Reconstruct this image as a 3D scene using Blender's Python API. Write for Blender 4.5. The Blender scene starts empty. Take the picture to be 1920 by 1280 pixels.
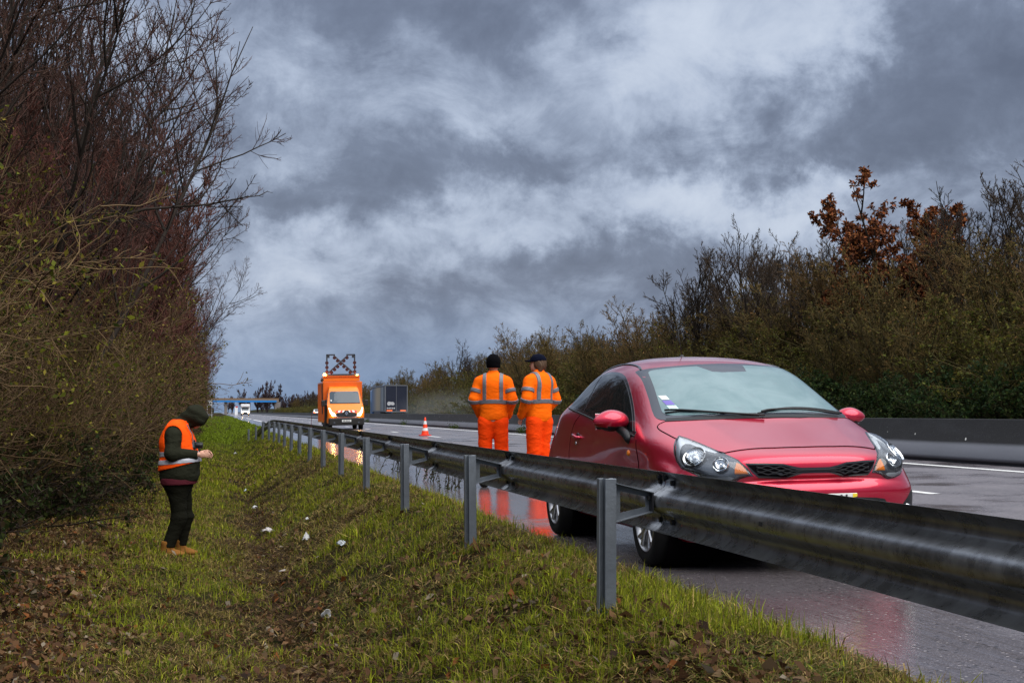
import bpy, bmesh, math, random
import numpy as np
from math import sin, cos, tan, atan, radians, pi, sqrt, exp
from mathutils import Vector, Matrix
from mathutils.bvhtree import BVHTree
from mathutils.geometry import delaunay_2d_cdt

S = bpy.context.scene
COL = S.collection
rng = np.random.default_rng(7)
random.seed(7)

# ------------------------------------------------------------------ camera
FPX = 2700.0
CAM_H = 1.07
YAW = atan((960 - 410) / FPX)
PITCH = atan((772 - 640) / FPX)
cam = bpy.data.cameras.new('camera')
cam.sensor_width = 36.0
cam.lens = FPX / 1920 * 36.0
cam.clip_start = 0.1
cam.clip_end = 6000
cam_o = bpy.data.objects.new('camera', cam)
COL.objects.link(cam_o)
cam_o.location = (0, 0, CAM_H)
cam_o.rotation_euler = (pi / 2 + PITCH, 0, -YAW)
S.camera = cam_o
cam.dof.use_dof = False

# ------------------------------------------------------------------ view + render
S.view_settings.view_transform = 'Standard'
S.view_settings.look = 'None'
S.view_settings.exposure = 0.45
S.view_settings.gamma = 1.0
S.view_settings.use_curve_mapping = False
S.render.engine = 'CYCLES'
S.cycles.use_denoising = True
S.cycles.max_bounces = 6
S.cycles.diffuse_bounces = 2
S.cycles.glossy_bounces = 3
S.cycles.transparent_max_bounces = 6
S.cycles.caustics_reflective = False
S.cycles.caustics_refractive = False
S.cycles.sample_clamp_indirect = 4.0

# ------------------------------------------------------------------ sun (thin, behind the overcast)
SUN_EL, SUN_AZ = radians(55), radians(150)   # azimuth clockwise from +Y
sun = bpy.data.lights.new('sun', 'SUN')
sun.energy = 2.5
sun.angle = radians(70)
sun.color = (1.0, 0.95, 0.88)
sun_o = bpy.data.objects.new('sun', sun)
COL.objects.link(sun_o)
sd = Vector((sin(SUN_AZ) * cos(SUN_EL), cos(SUN_AZ) * cos(SUN_EL), sin(SUN_EL)))
sun_o.rotation_euler = sd.to_track_quat('Z', 'Y').to_euler()

# ------------------------------------------------------------------ node helpers
class NT:
    def __init__(s, tree):
        s.t = tree
    def n(s, typ, **kw):
        nd = s.t.nodes.new(typ)
        for k, v in kw.items():
            setattr(nd, k, v)
        return nd
    def link(s, a, b):
        s.t.links.new(a, b)
    def put(s, sock, v):
        if isinstance(v, bpy.types.NodeSocket):
            s.link(v, sock)
        elif v is not None:
            sock.default_value = v
    def m(s, op, a, b=None, c=None, clamp=False):
        nd = s.n('ShaderNodeMath', operation=op, use_clamp=clamp)
        s.put(nd.inputs[0], a)
        if b is not None: s.put(nd.inputs[1], b)
        if c is not None: s.put(nd.inputs[2], c)
        return nd.outputs[0]
    def vm(s, op, a, b=None):
        nd = s.n('ShaderNodeVectorMath', operation=op)
        s.put(nd.inputs[0], a)
        if b is not None: s.put(nd.inputs[1], b)
        return nd.outputs[0]
    def mix(s, f, a, b, typ='RGBA', blend='MIX'):
        nd = s.n('ShaderNodeMix', data_type=typ)
        if typ == 'RGBA':
            nd.blend_type = blend
            ia, ib, o = nd.inputs[6], nd.inputs[7], nd.outputs[2]
            if not isinstance(a, bpy.types.NodeSocket): a = (*a, 1) if len(a) == 3 else a
            if not isinstance(b, bpy.types.NodeSocket): b = (*b, 1) if len(b) == 3 else b
        else:
            ia, ib, o = nd.inputs[2], nd.inputs[3], nd.outputs[0]
        s.put(nd.inputs[0], f); s.put(ia, a); s.put(ib, b)
        return o
    def noise(s, vec, scale, detail=4, rough=0.55, dist=0.0, typ='FBM'):
        nd = s.n('ShaderNodeTexNoise')
        nd.inputs['Scale'].default_value = scale
        nd.inputs['Detail'].default_value = detail
        nd.inputs['Roughness'].default_value = rough
        nd.inputs['Distortion'].default_value = dist
        if vec is not None: s.link(vec, nd.inputs['Vector'])
        return nd.outputs['Fac']
    def ramp(s, f, pts):
        nd = s.n('ShaderNodeValToRGB')
        el = nd.color_ramp.elements
        while len(el) < len(pts): el.new(0.5)
        for e, (p, c) in zip(el, pts):
            e.position = p
            e.color = (*c, 1) if not np.isscalar(c) else (c, c, c, 1)
        s.put(nd.inputs[0], f)
        return nd.outputs[0]
    def step(s, v, a, b):
        nd = s.n('ShaderNodeMapRange', interpolation_type='SMOOTHSTEP')
        s.put(nd.inputs[0], v)
        nd.inputs[1].default_value = a; nd.inputs[2].default_value = b
        return nd.outputs[0]

# ------------------------------------------------------------------ world: overcast sky
W = bpy.data.worlds.new('World')
S.world = W
W.use_nodes = True
wt = NT(W.node_tree)
W.node_tree.nodes.clear()
tc = wt.n('ShaderNodeTexCoord')
D = wt.vm('NORMALIZE', tc.outputs['Generated'])
sx = wt.n('ShaderNodeSeparateXYZ'); wt.link(D, sx.inputs[0])
dx, dy, dz = sx.outputs
AZ = wt.m('MULTIPLY', wt.m('ARCTAN2', dx, dy), 180 / pi)            # degrees, 0 along the road
EL = wt.m('MULTIPLY', wt.m('ARCSINE', dz), 180 / pi)
# cloud layer seen in perspective
den = wt.m('ADD', wt.m('MAXIMUM', dz, 0.0), 0.62)
cv = wt.n('ShaderNodeCombineXYZ')
wt.link(wt.m('DIVIDE', dx, den), cv.inputs[0]); wt.link(wt.m('DIVIDE', dy, den), cv.inputs[1])
wn = wt.n('ShaderNodeTexNoise'); wn.inputs['Scale'].default_value = 19.0; wn.inputs['Detail'].default_value = 7
wn.inputs['Roughness'].default_value = 0.6
wt.link(D, wn.inputs['Vector'])
wsep = wt.n('ShaderNodeSeparateXYZ'); wt.link(wt.vm('SUBTRACT', wn.outputs['Color'], (0.5, 0.5, 0.5)), wsep.inputs[0])
AZw = wt.m('ADD', AZ, wt.m('MULTIPLY', wsep.outputs[0], 12.0))
ELw = wt.m('ADD', EL, wt.m('MULTIPLY', wsep.outputs[1], 5.4))
big = wt.noise(cv.outputs[0], 3.0, 7, 0.60, 0.5)
fine = wt.noise(cv.outputs[0], 12.0, 10, 0.66, 0.4)
dens = wt.m('ADD', wt.m('MULTIPLY', wt.m('SUBTRACT', big, 0.5), 1.3), wt.m('MULTIPLY', wt.m('SUBTRACT', fine, 0.5), 1.1))
def px2ang(px, py):
    return math.degrees(YAW + atan((px - 960) / FPX)), math.degrees(PITCH + atan((640 - py) / FPX))
# (px, py, half width px, half height px, amount): + bright gap, - dark cloud
CLOUDS = [(1290, 110, 260, 130, .62), (1220, 390, 330, 60, .52), (620, 500, 330, 70, .50), (1060, 270, 180, 70, .26), (560, 300, 120, 40, .18),
          (420, 60, 120, 120, .12), (1560, 50, 120, 100, .30), (700, 180, 200, 50, .22), (480, 640, 260, 60, .10), (900, 420, 160, 40, .30), (1480, 380, 120, 40, .25),
          (1790, 190, 300, 140, -1.15), (1600, 300, 260, 40, -.45), (720, 20, 420, 55, -.42), (500, 385, 200, 55, -.66), (960, 300, 190, 48, -.55), (700, 330, 120, 40, -.25),
          (1000, 500, 170, 50, -.52), (1270, 495, 170, 45, -.40), (1340, 290, 130, 50, -.40), (820, 575, 280, 36, -.30),
          (1480, 570, 300, 50, -.25), (1060, 50, 130, 50, -.16), (450, 250, 130, 60, -.22), (1180, 215, 110, 36, -.28), (700, 520, 110, 22, -.25)]
for px, py, a, b, amt in CLOUDS:
    u0, v0 = px2ang(px, py)
    a_, b_ = math.degrees(a / FPX), math.degrees(b / FPX)
    q = wt.m('ADD', wt.m('POWER', wt.m('ABSOLUTE', wt.m('DIVIDE', wt.m('SUBTRACT', AZw, u0), a_)), 2.0),
             wt.m('POWER', wt.m('ABSOLUTE', wt.m('DIVIDE', wt.m('SUBTRACT', ELw, v0), b_)), 2.0))
    g = wt.m('EXPONENT', wt.m('MULTIPLY', q, -1.0))
    dens = wt.m('MULTIPLY_ADD', g, amt * (.66 if amt < 0 else .78), dens)
f = wt.m('ADD', wt.m('MULTIPLY', dens, 0.72), 0.49, clamp=True)
f = wt.m('ADD', wt.m('MULTIPLY', wt.step(f, .14, .86), .40), wt.m('MULTIPLY', f, .60))
cloud = wt.ramp(f, [(0.0, (.082, .099, .148)), (0.30, (.130, .157, .224)), (0.52, (.208, .248, .335)), (0.74, (.310, .360, .460)), (1.0, (.43, .48, .57))])
# lower sky towards the horizon is bluer and flatter
low = wt.step(EL, 5.5, 0.2)
cloud = wt.mix(wt.m('MULTIPLY', low, 0.75), cloud, (.140, .212, .340))
# overcast skies brighten towards the zenith
up = wt.step(EL, 17.5, 55.0)
cloud = wt.mix(up, cloud, wt.mix(0.2, (1.25, 1.32, 1.45), cloud))
sky = wt.n('ShaderNodeTexSky', sky_type='NISHITA')
sky.sun_disc = False
sky.sun_elevation = SUN_EL
sky.sun_rotation = SUN_AZ
sky.air_density = 1.5; sky.dust_density = 3.0
below = wt.step(EL, -0.5, -6.0)
cloud = wt.mix(below, cloud, (.06, .06, .05))
b1 = wt.n('ShaderNodeBackground'); wt.link(cloud, b1.inputs[0]); b1.inputs[1].default_value = 1.0
b2 = wt.n('ShaderNodeBackground'); wt.link(sky.outputs[0], b2.inputs[0]); b2.inputs[1].default_value = 0.006
ad = wt.n('ShaderNodeAddShader'); wt.link(b1.outputs[0], ad.inputs[0]); wt.link(b2.outputs[0], ad.inputs[1])
wo = wt.n('ShaderNodeOutputWorld'); wt.link(ad.outputs[0], wo.inputs[0])
W.cycles.sampling_method = 'MANUAL'
W.cycles.sample_map_resolution = 1024

# ------------------------------------------------------------------ materials
def new_mat(name):
    m = bpy.data.materials.new(name); m.use_nodes = True
    t = NT(m.node_tree)
    b = m.node_tree.nodes['Principled BSDF']
    return m, t, b
def mat(name, col, rough=0.5, metal=0.0, spec=0.35, coat=0.0, coat_r=0.05, emit=None, es=0.0, var=0.0, vscale=8.0, bump=0.0, bscale=60.0, alpha=1.0, trans=0.0, sheen=0.0):
    m, t, b = new_mat(name)
    b.inputs['Base Color'].default_value = (*col, 1)
    b.inputs['Roughness'].default_value = rough
    b.inputs['Metallic'].default_value = metal
    b.inputs['Specular IOR Level'].default_value = spec
    b.inputs['Coat Weight'].default_value = coat
    b.inputs['Coat Roughness'].default_value = coat_r
    b.inputs['Alpha'].default_value = alpha
    b.inputs['Transmission Weight'].default_value = trans
    if sheen: b.inputs['Sheen Weight'].default_value = sheen
    if emit is not None:
        b.inputs['Emission Color'].default_value = (*emit, 1)
        b.inputs['Emission Strength'].default_value = es
    tcn = t.n('ShaderNodeTexCoord')
    if var:
        nz = t.noise(tcn.outputs['Object'], vscale, 5, 0.6)
        f = t.m('ADD', t.m('MULTIPLY', t.m('SUBTRACT', nz, 0.5), 2 * var), 1.0)
        cc = t.n('ShaderNodeCombineColor')
        for i in range(3): t.link(t.m('MULTIPLY', f, col[i]), cc.inputs[i])
        t.link(cc.outputs[0], b.inputs['Base Color'])
    if bump:
        nz = t.noise(tcn.outputs['Object'], bscale, 4, 0.6)
        bp = t.n('ShaderNodeBump'); bp.inputs['Strength'].default_value = bump; bp.inputs['Distance'].default_value = 0.01
        t.link(nz, bp.inputs['Height']); t.link(bp.outputs[0], b.inputs['Normal'])
    return m
def attr_mat(name, rough=0.6, attr='Col', trans=0.0, spec=0.06):
    m, t, b = new_mat(name)
    a = t.n('ShaderNodeAttribute', attribute_name=attr)
    t.link(a.outputs['Color'], b.inputs['Base Color'])
    b.inputs['Roughness'].default_value = rough
    b.inputs['Specular IOR Level'].default_value = spec
    if trans:
        b.inputs['Subsurface Weight'].default_value = 0.0
        tr = t.n('ShaderNodeBsdfTranslucent'); t.link(a.outputs['Color'], tr.inputs[0])
        mx = t.n('ShaderNodeMixShader'); mx.inputs[0].default_value = trans
        t.link(b.outputs[0], mx.inputs[1]); t.link(tr.outputs[0], mx.inputs[2])
        t.link(mx.outputs[0], m.node_tree.nodes['Material Output'].inputs[0])
    return m

# ------------------------------------------------------------------ object helpers
def tag(o, label=None, cat=None, group=None, kind=None):
    if label: o['label'] = label
    if cat: o['category'] = cat
    if group: o['group'] = group
    if kind: o['kind'] = kind
    return o
def link(name, me, parent=None, mats=(), smooth=False):
    o = bpy.data.objects.new(name, me)
    COL.objects.link(o)
    if parent is not None: o.parent = parent
    for m in mats: me.materials.append(m)
    if smooth and len(me.polygons):
        me.polygons.foreach_set('use_smooth', np.ones(len(me.polygons), bool))
    return o
def empty(name, loc=(0, 0, 0), rz=0.0, label=None, cat=None, group=None):
    o = bpy.data.objects.new(name, None)
    COL.objects.link(o)
    o.location = loc; o.rotation_euler = (0, 0, rz); o.empty_display_size = 0.2
    return tag(o, label, cat, group)
def copy_tree(o, parent=None):
    c = o.copy(); COL.objects.link(c)
    if parent is not None: c.parent = parent
    for ch in list(o.children): copy_tree(ch, c)
    return c
def mesh_np(name, V, quads=None, tris=None):
    me = bpy.data.meshes.new(name)
    V = np.asarray(V, np.float32).reshape(-1, 3)
    parts = []; tot = []
    if quads is not None and len(quads):
        q = np.asarray(quads, np.int32).reshape(-1, 4); parts.append(q.ravel()); tot.append(np.full(len(q), 4, np.int32))
    if tris is not None and len(tris):
        q = np.asarray(tris, np.int32).reshape(-1, 3); parts.append(q.ravel()); tot.append(np.full(len(q), 3, np.int32))
    L = np.concatenate(parts); T = np.concatenate(tot)
    st = np.concatenate([[0], np.cumsum(T)[:-1]]).astype(np.int32)
    me.vertices.add(len(V)); me.vertices.foreach_set('co', V.ravel())
    me.loops.add(len(L)); me.loops.foreach_set('vertex_index', L)
    me.polygons.add(len(T)); me.polygons.foreach_set('loop_start', st); me.polygons.foreach_set('loop_total', T)
    me.update(calc_edges=True)
    return me
def vcol(me, C, name='Col'):
    a = me.color_attributes.new(name, 'FLOAT_COLOR', 'POINT')
    C = np.asarray(C, np.float32)
    if C.shape[1] == 3: C = np.concatenate([C, np.ones((len(C), 1), np.float32)], 1)
    a.data.foreach_set('color', C.ravel())

class MB:
    """collects boxes, tubes, prisms into one mesh"""
    def __init__(s): s.bm = bmesh.new(); s.mi = 0
    def _fin(s, fs):
        for f in fs: f.material_index = s.mi
    def box(s, c, d, rot=None, bev=0.0, taper=None):
        r = bmesh.ops.create_cube(s.bm, size=1.0)
        vs = r['verts']
        for v in vs:
            t = 1.0
            x, y, z = v.co.x * d[0], v.co.y * d[1], v.co.z * d[2]
            if taper and v.co.z > 0: x *= taper[0]; y *= taper[1]
            v.co = (x, y, z)
        fs = set(f for v in vs for f in v.link_faces)
        if bev:
            es = list(set(e for v in vs for e in v.link_edges))
            rr = bmesh.ops.bevel(s.bm, geom=es, offset=bev, segments=2, profile=0.5, affect='EDGES')
            vs = list(set(v for f in rr['faces'] for v in f.verts) | set(v for v in vs if v.is_valid))
            fs = set(f for v in vs for f in v.link_faces)
        M = Matrix.Translation(Vector(c))
        if rot is not None: M = M @ rot.to_4x4()
        for v in vs: v.co = M @ v.co
        s._fin(fs)
        return s
    def tube(s, pts, r, n=8, cap=True):
        pts = [Vector(p) for p in pts]
        rs = r if hasattr(r, '__len__') else [r] * len(pts)
        rings = []
        ref = None
        for i, p in enumerate(pts):
            t = (pts[min(i + 1, len(pts) - 1)] - pts[max(i - 1, 0)])
            t = t.normalized() if t.length > 1e-9 else Vector((0, 0, 1))
            if ref is None:
                ref = Vector((0, 0, 1)) if abs(t.z) < 0.9 else Vector((1, 0, 0))
            a = t.cross(ref).normalized(); b = a.cross(t).normalized(); ref = b
            rings.append([s.bm.verts.new(p + (a * cos(2 * pi * k / n) + b * sin(2 * pi * k / n)) * rs[i]) for k in range(n)])
        fs = []
        for i in range(len(rings) - 1):
            for k in range(n):
                fs.append(s.bm.faces.new((rings[i][k], rings[i][(k + 1) % n], rings[i + 1][(k + 1) % n], rings[i + 1][k])))
        if cap:
            fs.append(s.bm.faces.new(rings[0][::-1])); fs.append(s.bm.faces.new(rings[-1]))
        s._fin(fs)
        return s
    def lathe(s, prof, c=(0, 0, 0), axis='z', n=32, closed=False):
        rings = []
        for (r, h) in prof:
            ring = []
            for k in range(n):
                a = 2 * pi * k / n
                p = {'z': (r * cos(a), r * sin(a), h), 'x': (h, r * cos(a), r * sin(a)), 'y': (r * cos(a), h, r * sin(a))}[axis]
                ring.append(s.bm.verts.new(Vector(p) + Vector(c)))
            rings.append(ring)
        fs = []
        for i in range(len(rings) - 1):
            for k in range(n):
                try: fs.append(s.bm.faces.new((rings[i][k], rings[i][(k + 1) % n], rings[i + 1][(k + 1) % n], rings[i + 1][k])))
                except ValueError: pass
        if not closed:
            for rg, rev in ((rings[0], True), (rings[-1], False)):
                try: fs.append(s.bm.faces.new(rg[::-1] if rev else rg))
                except ValueError: pass
        s._fin(fs)
        return s
    def prism(s, poly, a, b, axis='y'):
        """polygon (u,v) extruded from a to b along axis; axis y: (x,z); axis x: (y,z); axis z: (x,y)"""
        def P(u, v, h): return {'y': (u, h, v), 'x': (h, u, v), 'z': (u, v, h)}[axis]
        A = [s.bm.verts.new(P(u, v, a)) for u, v in poly]; B = [s.bm.verts.new(P(u, v, b)) for u, v in poly]
        n = len(poly); fs = [s.bm.faces.new(A), s.bm.faces.new(B[::-1])]
        for k in range(n): fs.append(s.bm.faces.new((A[k], B[k], B[(k + 1) % n], A[(k + 1) % n])))
        s._fin(fs)
        return s
    def build(s, name, mats, parent=None, smooth=False, angle=None):
        bmesh.ops.recalc_face_normals(s.bm, faces=s.bm.faces)
        me = bpy.data.meshes.new(name); s.bm.to_mesh(me); s.bm.free()
        if not isinstance(mats, (list, tuple)): mats = [mats]
        o = link(name, me, parent, mats)
        if smooth or angle:
            me.shade_smooth() if not angle else None
            if angle:
                me.polygons.foreach_set('use_smooth', np.ones(len(me.polygons), bool))
                me.set_sharp_from_angle(angle=angle)
        return o

# value noise on the plane
_G = rng.random((64, 64))
def vnoise(x, y, s=1.0, oct=3):
    x = np.asarray(x, float) * s; y = np.asarray(y, float) * s
    out = 0; amp = 1; tot = 0
    for o in range(oct):
        xi = np.floor(x).astype(int); yi = np.floor(y).astype(int)
        fx = x - xi; fy = y - yi
        fx = fx * fx * (3 - 2 * fx); fy = fy * fy * (3 - 2 * fy)
        g = lambda i, j: _G[i % 64, j % 64]
        out = out + amp * ((g(xi, yi) * (1 - fx) + g(xi + 1, yi) * fx) * (1 - fy) + (g(xi, yi + 1) * (1 - fx) + g(xi + 1, yi + 1) * fx) * fy)
        tot += amp; amp *= 0.5; x = x * 2.03 + 7.1; y = y * 2.03 + 3.7
    return out / tot
# ================================================================== setting: ground, road, barrier, bank
CF = 0.017                                   # crossfall
EDGE = 2.66                                  # left edge of the pavement
def road_z(x): return CF * (x - 2.6)
def ground_z(x, y):
    x = np.asarray(x, float); y = np.asarray(y, float)
    wob = 0.25 * (vnoise(y, 0 * y + 3.3, 0.12, 2) - 0.5)
    xs = x - wob * np.clip((2.2 - x) / 1.0, 0, 1)
    px = np.array([-300, -60, -14, -7, -3.2, -2.0, -0.6, 0.25, 0.62, 1.0, 1.55, 1.95, 2.35, 2.66, 2.8, 3.2])
    pz = np.array([6.0, 3.0, .9, .15, -.38, -.46, -.53, -.64, -.76, -.54, -.16, .035, .05, .0, -.03, -.12])
    z = np.interp(xs, px, pz)
    amp = np.clip((2.5 - x) / 0.8, 0, 1)
    z = z + amp * (0.10 * (vnoise(x, y, 0.9, 3) - 0.5) + 0.05 * (vnoise(x, y, 3.1, 2) - 0.5))
    # shallow ditch far away
    f = np.clip((y - 90) / 120, 0, 1)
    z = z * (1 - 0.7 * f * (x < 2.3) * (x > -6))
    return z
def sheet(name, xs, ys, zf, m, kind='structure'):
    X, Y = np.meshgrid(xs, ys); Z = zf(X, Y)
    n, k = X.shape
    V = np.stack([X, Y, Z], -1).reshape(-1, 3)
    i = np.arange(n * k).reshape(n, k)
    q = np.stack([i[:-1, :-1], i[:-1, 1:], i[1:, 1:], i[1:, :-1]], -1).reshape(-1, 4)
    o = link(name, mesh_np(name, V, q), None, [m], True)
    o['kind'] = kind
    return o

# verge ground
m_gr, t, b = new_mat('verge_soil')
tcn = t.n('ShaderNodeTexCoord'); ob = tcn.outputs['Object']
n1 = t.noise(ob, 0.9, 6, 0.6); n2 = t.noise(ob, 14, 6, 0.65)
c1 = t.mix(t.step(n1, .42, .62), (.014, .009, .005), (.016, .020, .005))
c2 = t.mix(t.step(n2, .35, .7), c1, (.035, .026, .011))
t.link(c2, b.inputs['Base Color']); b.inputs['Roughness'].default_value = .95; b.inputs['Specular IOR Level'].default_value = .04
bp = t.n('ShaderNodeBump'); bp.inputs['Strength'].default_value = 1; bp.inputs['Distance'].default_value = .05
t.link(t.noise(ob, 22, 6, .7), bp.inputs['Height']); t.link(bp.outputs[0], b.inputs['Normal'])
ys = np.concatenate([np.arange(-25, 3, 1.0), np.arange(3, 40, .16), np.arange(40, 120, .8), np.arange(120, 400, 6), np.arange(400, 1500, 60)])
xs = np.concatenate([np.arange(-300, -20, 20), np.arange(-20, -4, 1), np.arange(-4, 2.4, .10), [2.4, 2.5, 2.6, 2.66, 2.74, 2.85, 3.2]])
sheet('verge_ground', xs, ys, ground_z, m_gr)

# wide countryside under everything
m_land = mat('winter_field', (.05, .055, .02), .95, spec=.05, var=.4, vscale=.05)
def land_z(x, y):
    z = np.full(x.shape, -1.6)
    return z
sheet('terrain', np.linspace(-3000, 3000, 13), np.linspace(-600, 5000, 13), land_z, m_land)

# wet asphalt
def asphalt(name, red=1.0, wet=1.0):
    m, t, b = new_mat(name)
    tcn = t.n('ShaderNodeTexCoord'); ob = tcn.outputs['Object']
    st = t.n('ShaderNodeMapping'); st.inputs['Scale'].default_value = (1, .07, 1); t.link(ob, st.inputs[0])
    streak = t.noise(st.outputs[0], 1.3, 5, .6)
    fine = t.noise(ob, 90, 5, .7)
    patch = t.noise(ob, .55, 5, .6)
    sep = t.n('ShaderNodeSeparateXYZ'); t.link(ob, sep.inputs[0])
    base = t.mix(t.step(streak, .35, .65), (.068 * red, .059, .064), (.105 * red, .092, .099))
    base = t.mix(t.m('MULTIPLY', t.step(fine, .50, .66), .75), base, (.25 * red, .225, .235))
    vs = t.n('ShaderNodeTexVoronoi'); vs.inputs['Scale'].default_value = 30; t.link(ob, vs.inputs['Vector'])
    sc_ = t.n('ShaderNodeSeparateColor'); t.link(vs.outputs['Color'], sc_.inputs[0])
    base = t.mix(t.m('MULTIPLY', t.step(vs.outputs['Distance'], .26, .18), t.step(sc_.outputs[0], .70, .80)), base, (.34, .31, .30))
    base = t.mix(t.m('MULTIPLY', t.step(vs.outputs['Distance'], .40, .25), t.step(sc_.outputs[1], .70, .80)), base, (.025, .022, .022))
    t.link(base, b.inputs['Base Color'])
    # film of water: smoother on the hard shoulder where it drains, patchy elsewhere
    sh = t.step(sep.outputs[0], 5.2, 3.0)
    pud = t.step(t.m('ADD', patch, t.m('MULTIPLY', sh, .22)), .42, .66)
    r = t.m('SUBTRACT', .46, t.m('MULTIPLY', pud, .36))
    r = t.m('ADD', r, t.m('MULTIPLY', t.m('SUBTRACT', fine, .5), .18))
    t.link(r, b.inputs['Roughness'])
    b.inputs['Specular IOR Level'].default_value = .55
    bp = t.n('ShaderNodeBump'); bp.inputs['Distance'].default_value = .007
    t.link(t.m('SUBTRACT', 0.55, t.m('MULTIPLY', pud, .45)), bp.inputs['Strength'])
    t.link(t.noise(ob, 75, 4, .7), bp.inputs['Height'])
    bp2 = t.n('ShaderNodeBump'); bp2.inputs['Distance'].default_value = .012; bp2.inputs['Strength'].default_value = .35
    t.link(t.noise(st.outputs[0], 9, 3, .6), bp2.inputs['Height']); t.link(bp.outputs[0], bp2.inputs['Normal'])
    t.link(bp2.outputs[0], b.inputs['Normal'])
    return m
m_road = asphalt('wet_reddish_asphalt')
yr = np.concatenate([np.arange(-40, 60, 4), np.arange(60, 400, 20), np.arange(400, 2600, 200)])
sheet('road', np.array([EDGE - .12, 3.4, 4.6, 8.4, 12.8]), yr, lambda x, y: road_z(x), m_road)
ZB = road_z(12.8)
sheet('far_carriageway', np.array([13.2, 17.8, 21.3, 24.5]), yr, lambda x, y: ZB - .012 * (x - 13.2), m_road)
m_line = mat('road_paint', (.78, .78, .76), .35, var=.12, vscale=14)
LZ = .005
def line_strip(name, x, w, segs):
    V = []; Q = []
    for a, bb in segs:
        k = max(1, int((bb - a) / 20)); yy = np.linspace(a, bb, k + 1)
        for j in range(k):
            i = len(V)
            for (xx, yv) in ((x - w / 2, yy[j]), (x + w / 2, yy[j]), (x + w / 2, yy[j + 1]), (x - w / 2, yy[j + 1])):
                V.append((xx, yv, road_z(xx) + LZ))
            Q.append((i, i + 1, i + 2, i + 3))
    o = link(name, mesh_np(name, V, Q), None, [m_line]); o['kind'] = 'structure'
    return o
line_strip('median_edge_line', 11.96, .17, [(-20, 900)])
line_strip('lane_dash_line', 8.34, .14, [(18.8 + 13 * k - 3, 18.8 + 13 * k) for k in range(-3, 50)])
line_strip('shoulder_dash_line', 4.62, .20, [(2 + 52 * k, 41 + 52 * k) for k in range(-1, 14)])
# slip road on the left, far ahead
sheet('slip_road', np.array([-9.5, -2.2]), np.array([265, 300, 360, 460, 700.]), lambda x, y: .06 + 0 * x, m_road)

# ------------------------------------------------------------------ concrete median barrier
m_con, t, b = new_mat('weathered_concrete')
tcn = t.n('ShaderNodeTexCoord'); ob = tcn.outputs['Object']
sep = t.n('ShaderNodeSeparateXYZ'); t.link(ob, sep.inputs[0])
st = t.n('ShaderNodeMapping'); st.inputs['Scale'].default_value = (1, .25, 1.0); t.link(ob, st.inputs[0])
n1 = t.noise(st.outputs[0], 2.2, 6, .65); n2 = t.noise(ob, 30, 5, .6)
soot_shade = t.m('ADD', t.step(sep.outputs[2], .47, .56), t.m('MULTIPLY', t.m('SUBTRACT', n1, .5), .45), clamp=True)  # dark upper tone also paints in shade; sky-facing lower slope kept light
c = t.mix(soot_shade, (.135, .14, .16), (.014, .0135, .014))
c = t.mix(t.m('MULTIPLY', t.step(n2, .55, .75), .30), c, (.10, .10, .105))
vo = t.n('ShaderNodeTexVoronoi'); vo.inputs['Scale'].default_value = 2.6; t.link(ob, vo.inputs['Vector'])
sp = t.m('MULTIPLY', t.step(vo.outputs['Distance'], .085, .05), t.step(t.noise(ob, .9, 2, .5), .40, .46))
c = t.mix(sp, c, (.50, .50, .47))
jt = t.m('ABSOLUTE', t.m('SUBTRACT', t.m('FRACT', t.m('DIVIDE', sep.outputs[1], 6.0)), .5))
c = t.mix(t.step(jt, .004, .002), c, (.02, .02, .02))
t.link(c, b.inputs['Base Color']); b.inputs['Roughness'].default_value = .7; b.inputs['Specular IOR Level'].default_value = .2
bp = t.n('ShaderNodeBump'); bp.inputs['Strength'].default_value = .5; bp.inputs['Distance'].default_value = .01
t.link(n2, bp.inputs['Height']); t.link(bp.outputs[0], b.inputs['Normal'])
prof = [(12.86, ZB - .02), (12.86, ZB + .055), (12.80, ZB + .058), (12.80, ZB + .12), (12.99, ZB + .345), (13.03, ZB + .37), (13.10, ZB + .76), (13.115, ZB + .775),
        (13.275, ZB + .775), (13.29, ZB + .76), (13.36, ZB + .37), (13.40, ZB + .345), (13.59, ZB + .12), (13.59, ZB - .02)]
V = []; Q = []
ybar = np.concatenate([np.arange(-30, 60, 6), np.arange(60, 500, 30), [500, 700, 1000]])
for y in ybar:
    for (x, z) in prof: V.append((x, y, z))
k = len(prof)
for i in range(len(ybar) - 1):
    for j in range(k - 1): Q.append((i * k + j, i * k + j + 1, (i + 1) * k + j + 1, (i + 1) * k + j))
o = link('median_barrier', mesh_np('median_barrier', V, Q), None, [m_con])
tag(o, 'long grey concrete median barrier with sooty, shade-darkened upper face between the carriageways', 'barrier')

# weeds at the foot of the barrier come later with the plants

# ------------------------------------------------------------------ far bank on the right
def bank_z(x, y):
    px = np.array([23.5, 25.0, 27.5, 31, 36, 60, 200]); pz = np.array([-.02, .12, 1.0, 2.6, 3.2, 3.5, 4.0])
    z = np.interp(x, px, pz)
    return z + .5 * (vnoise(x, y, .15, 3) - .5) * np.clip((x - 25) / 4, 0, 1)
m_bank = mat('bank_soil', (.020, .020, .008), .95, spec=.05, var=.6, vscale=.8, bump=1, bscale=6)
sheet('bank', np.array([23.5, 24.2, 25, 26, 27, 28, 29, 30, 31, 33, 36, 42, 60, 120, 200]),
      np.concatenate([np.arange(-30, 300, 4), np.arange(300, 1500, 40)]), bank_z, m_bank)

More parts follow.
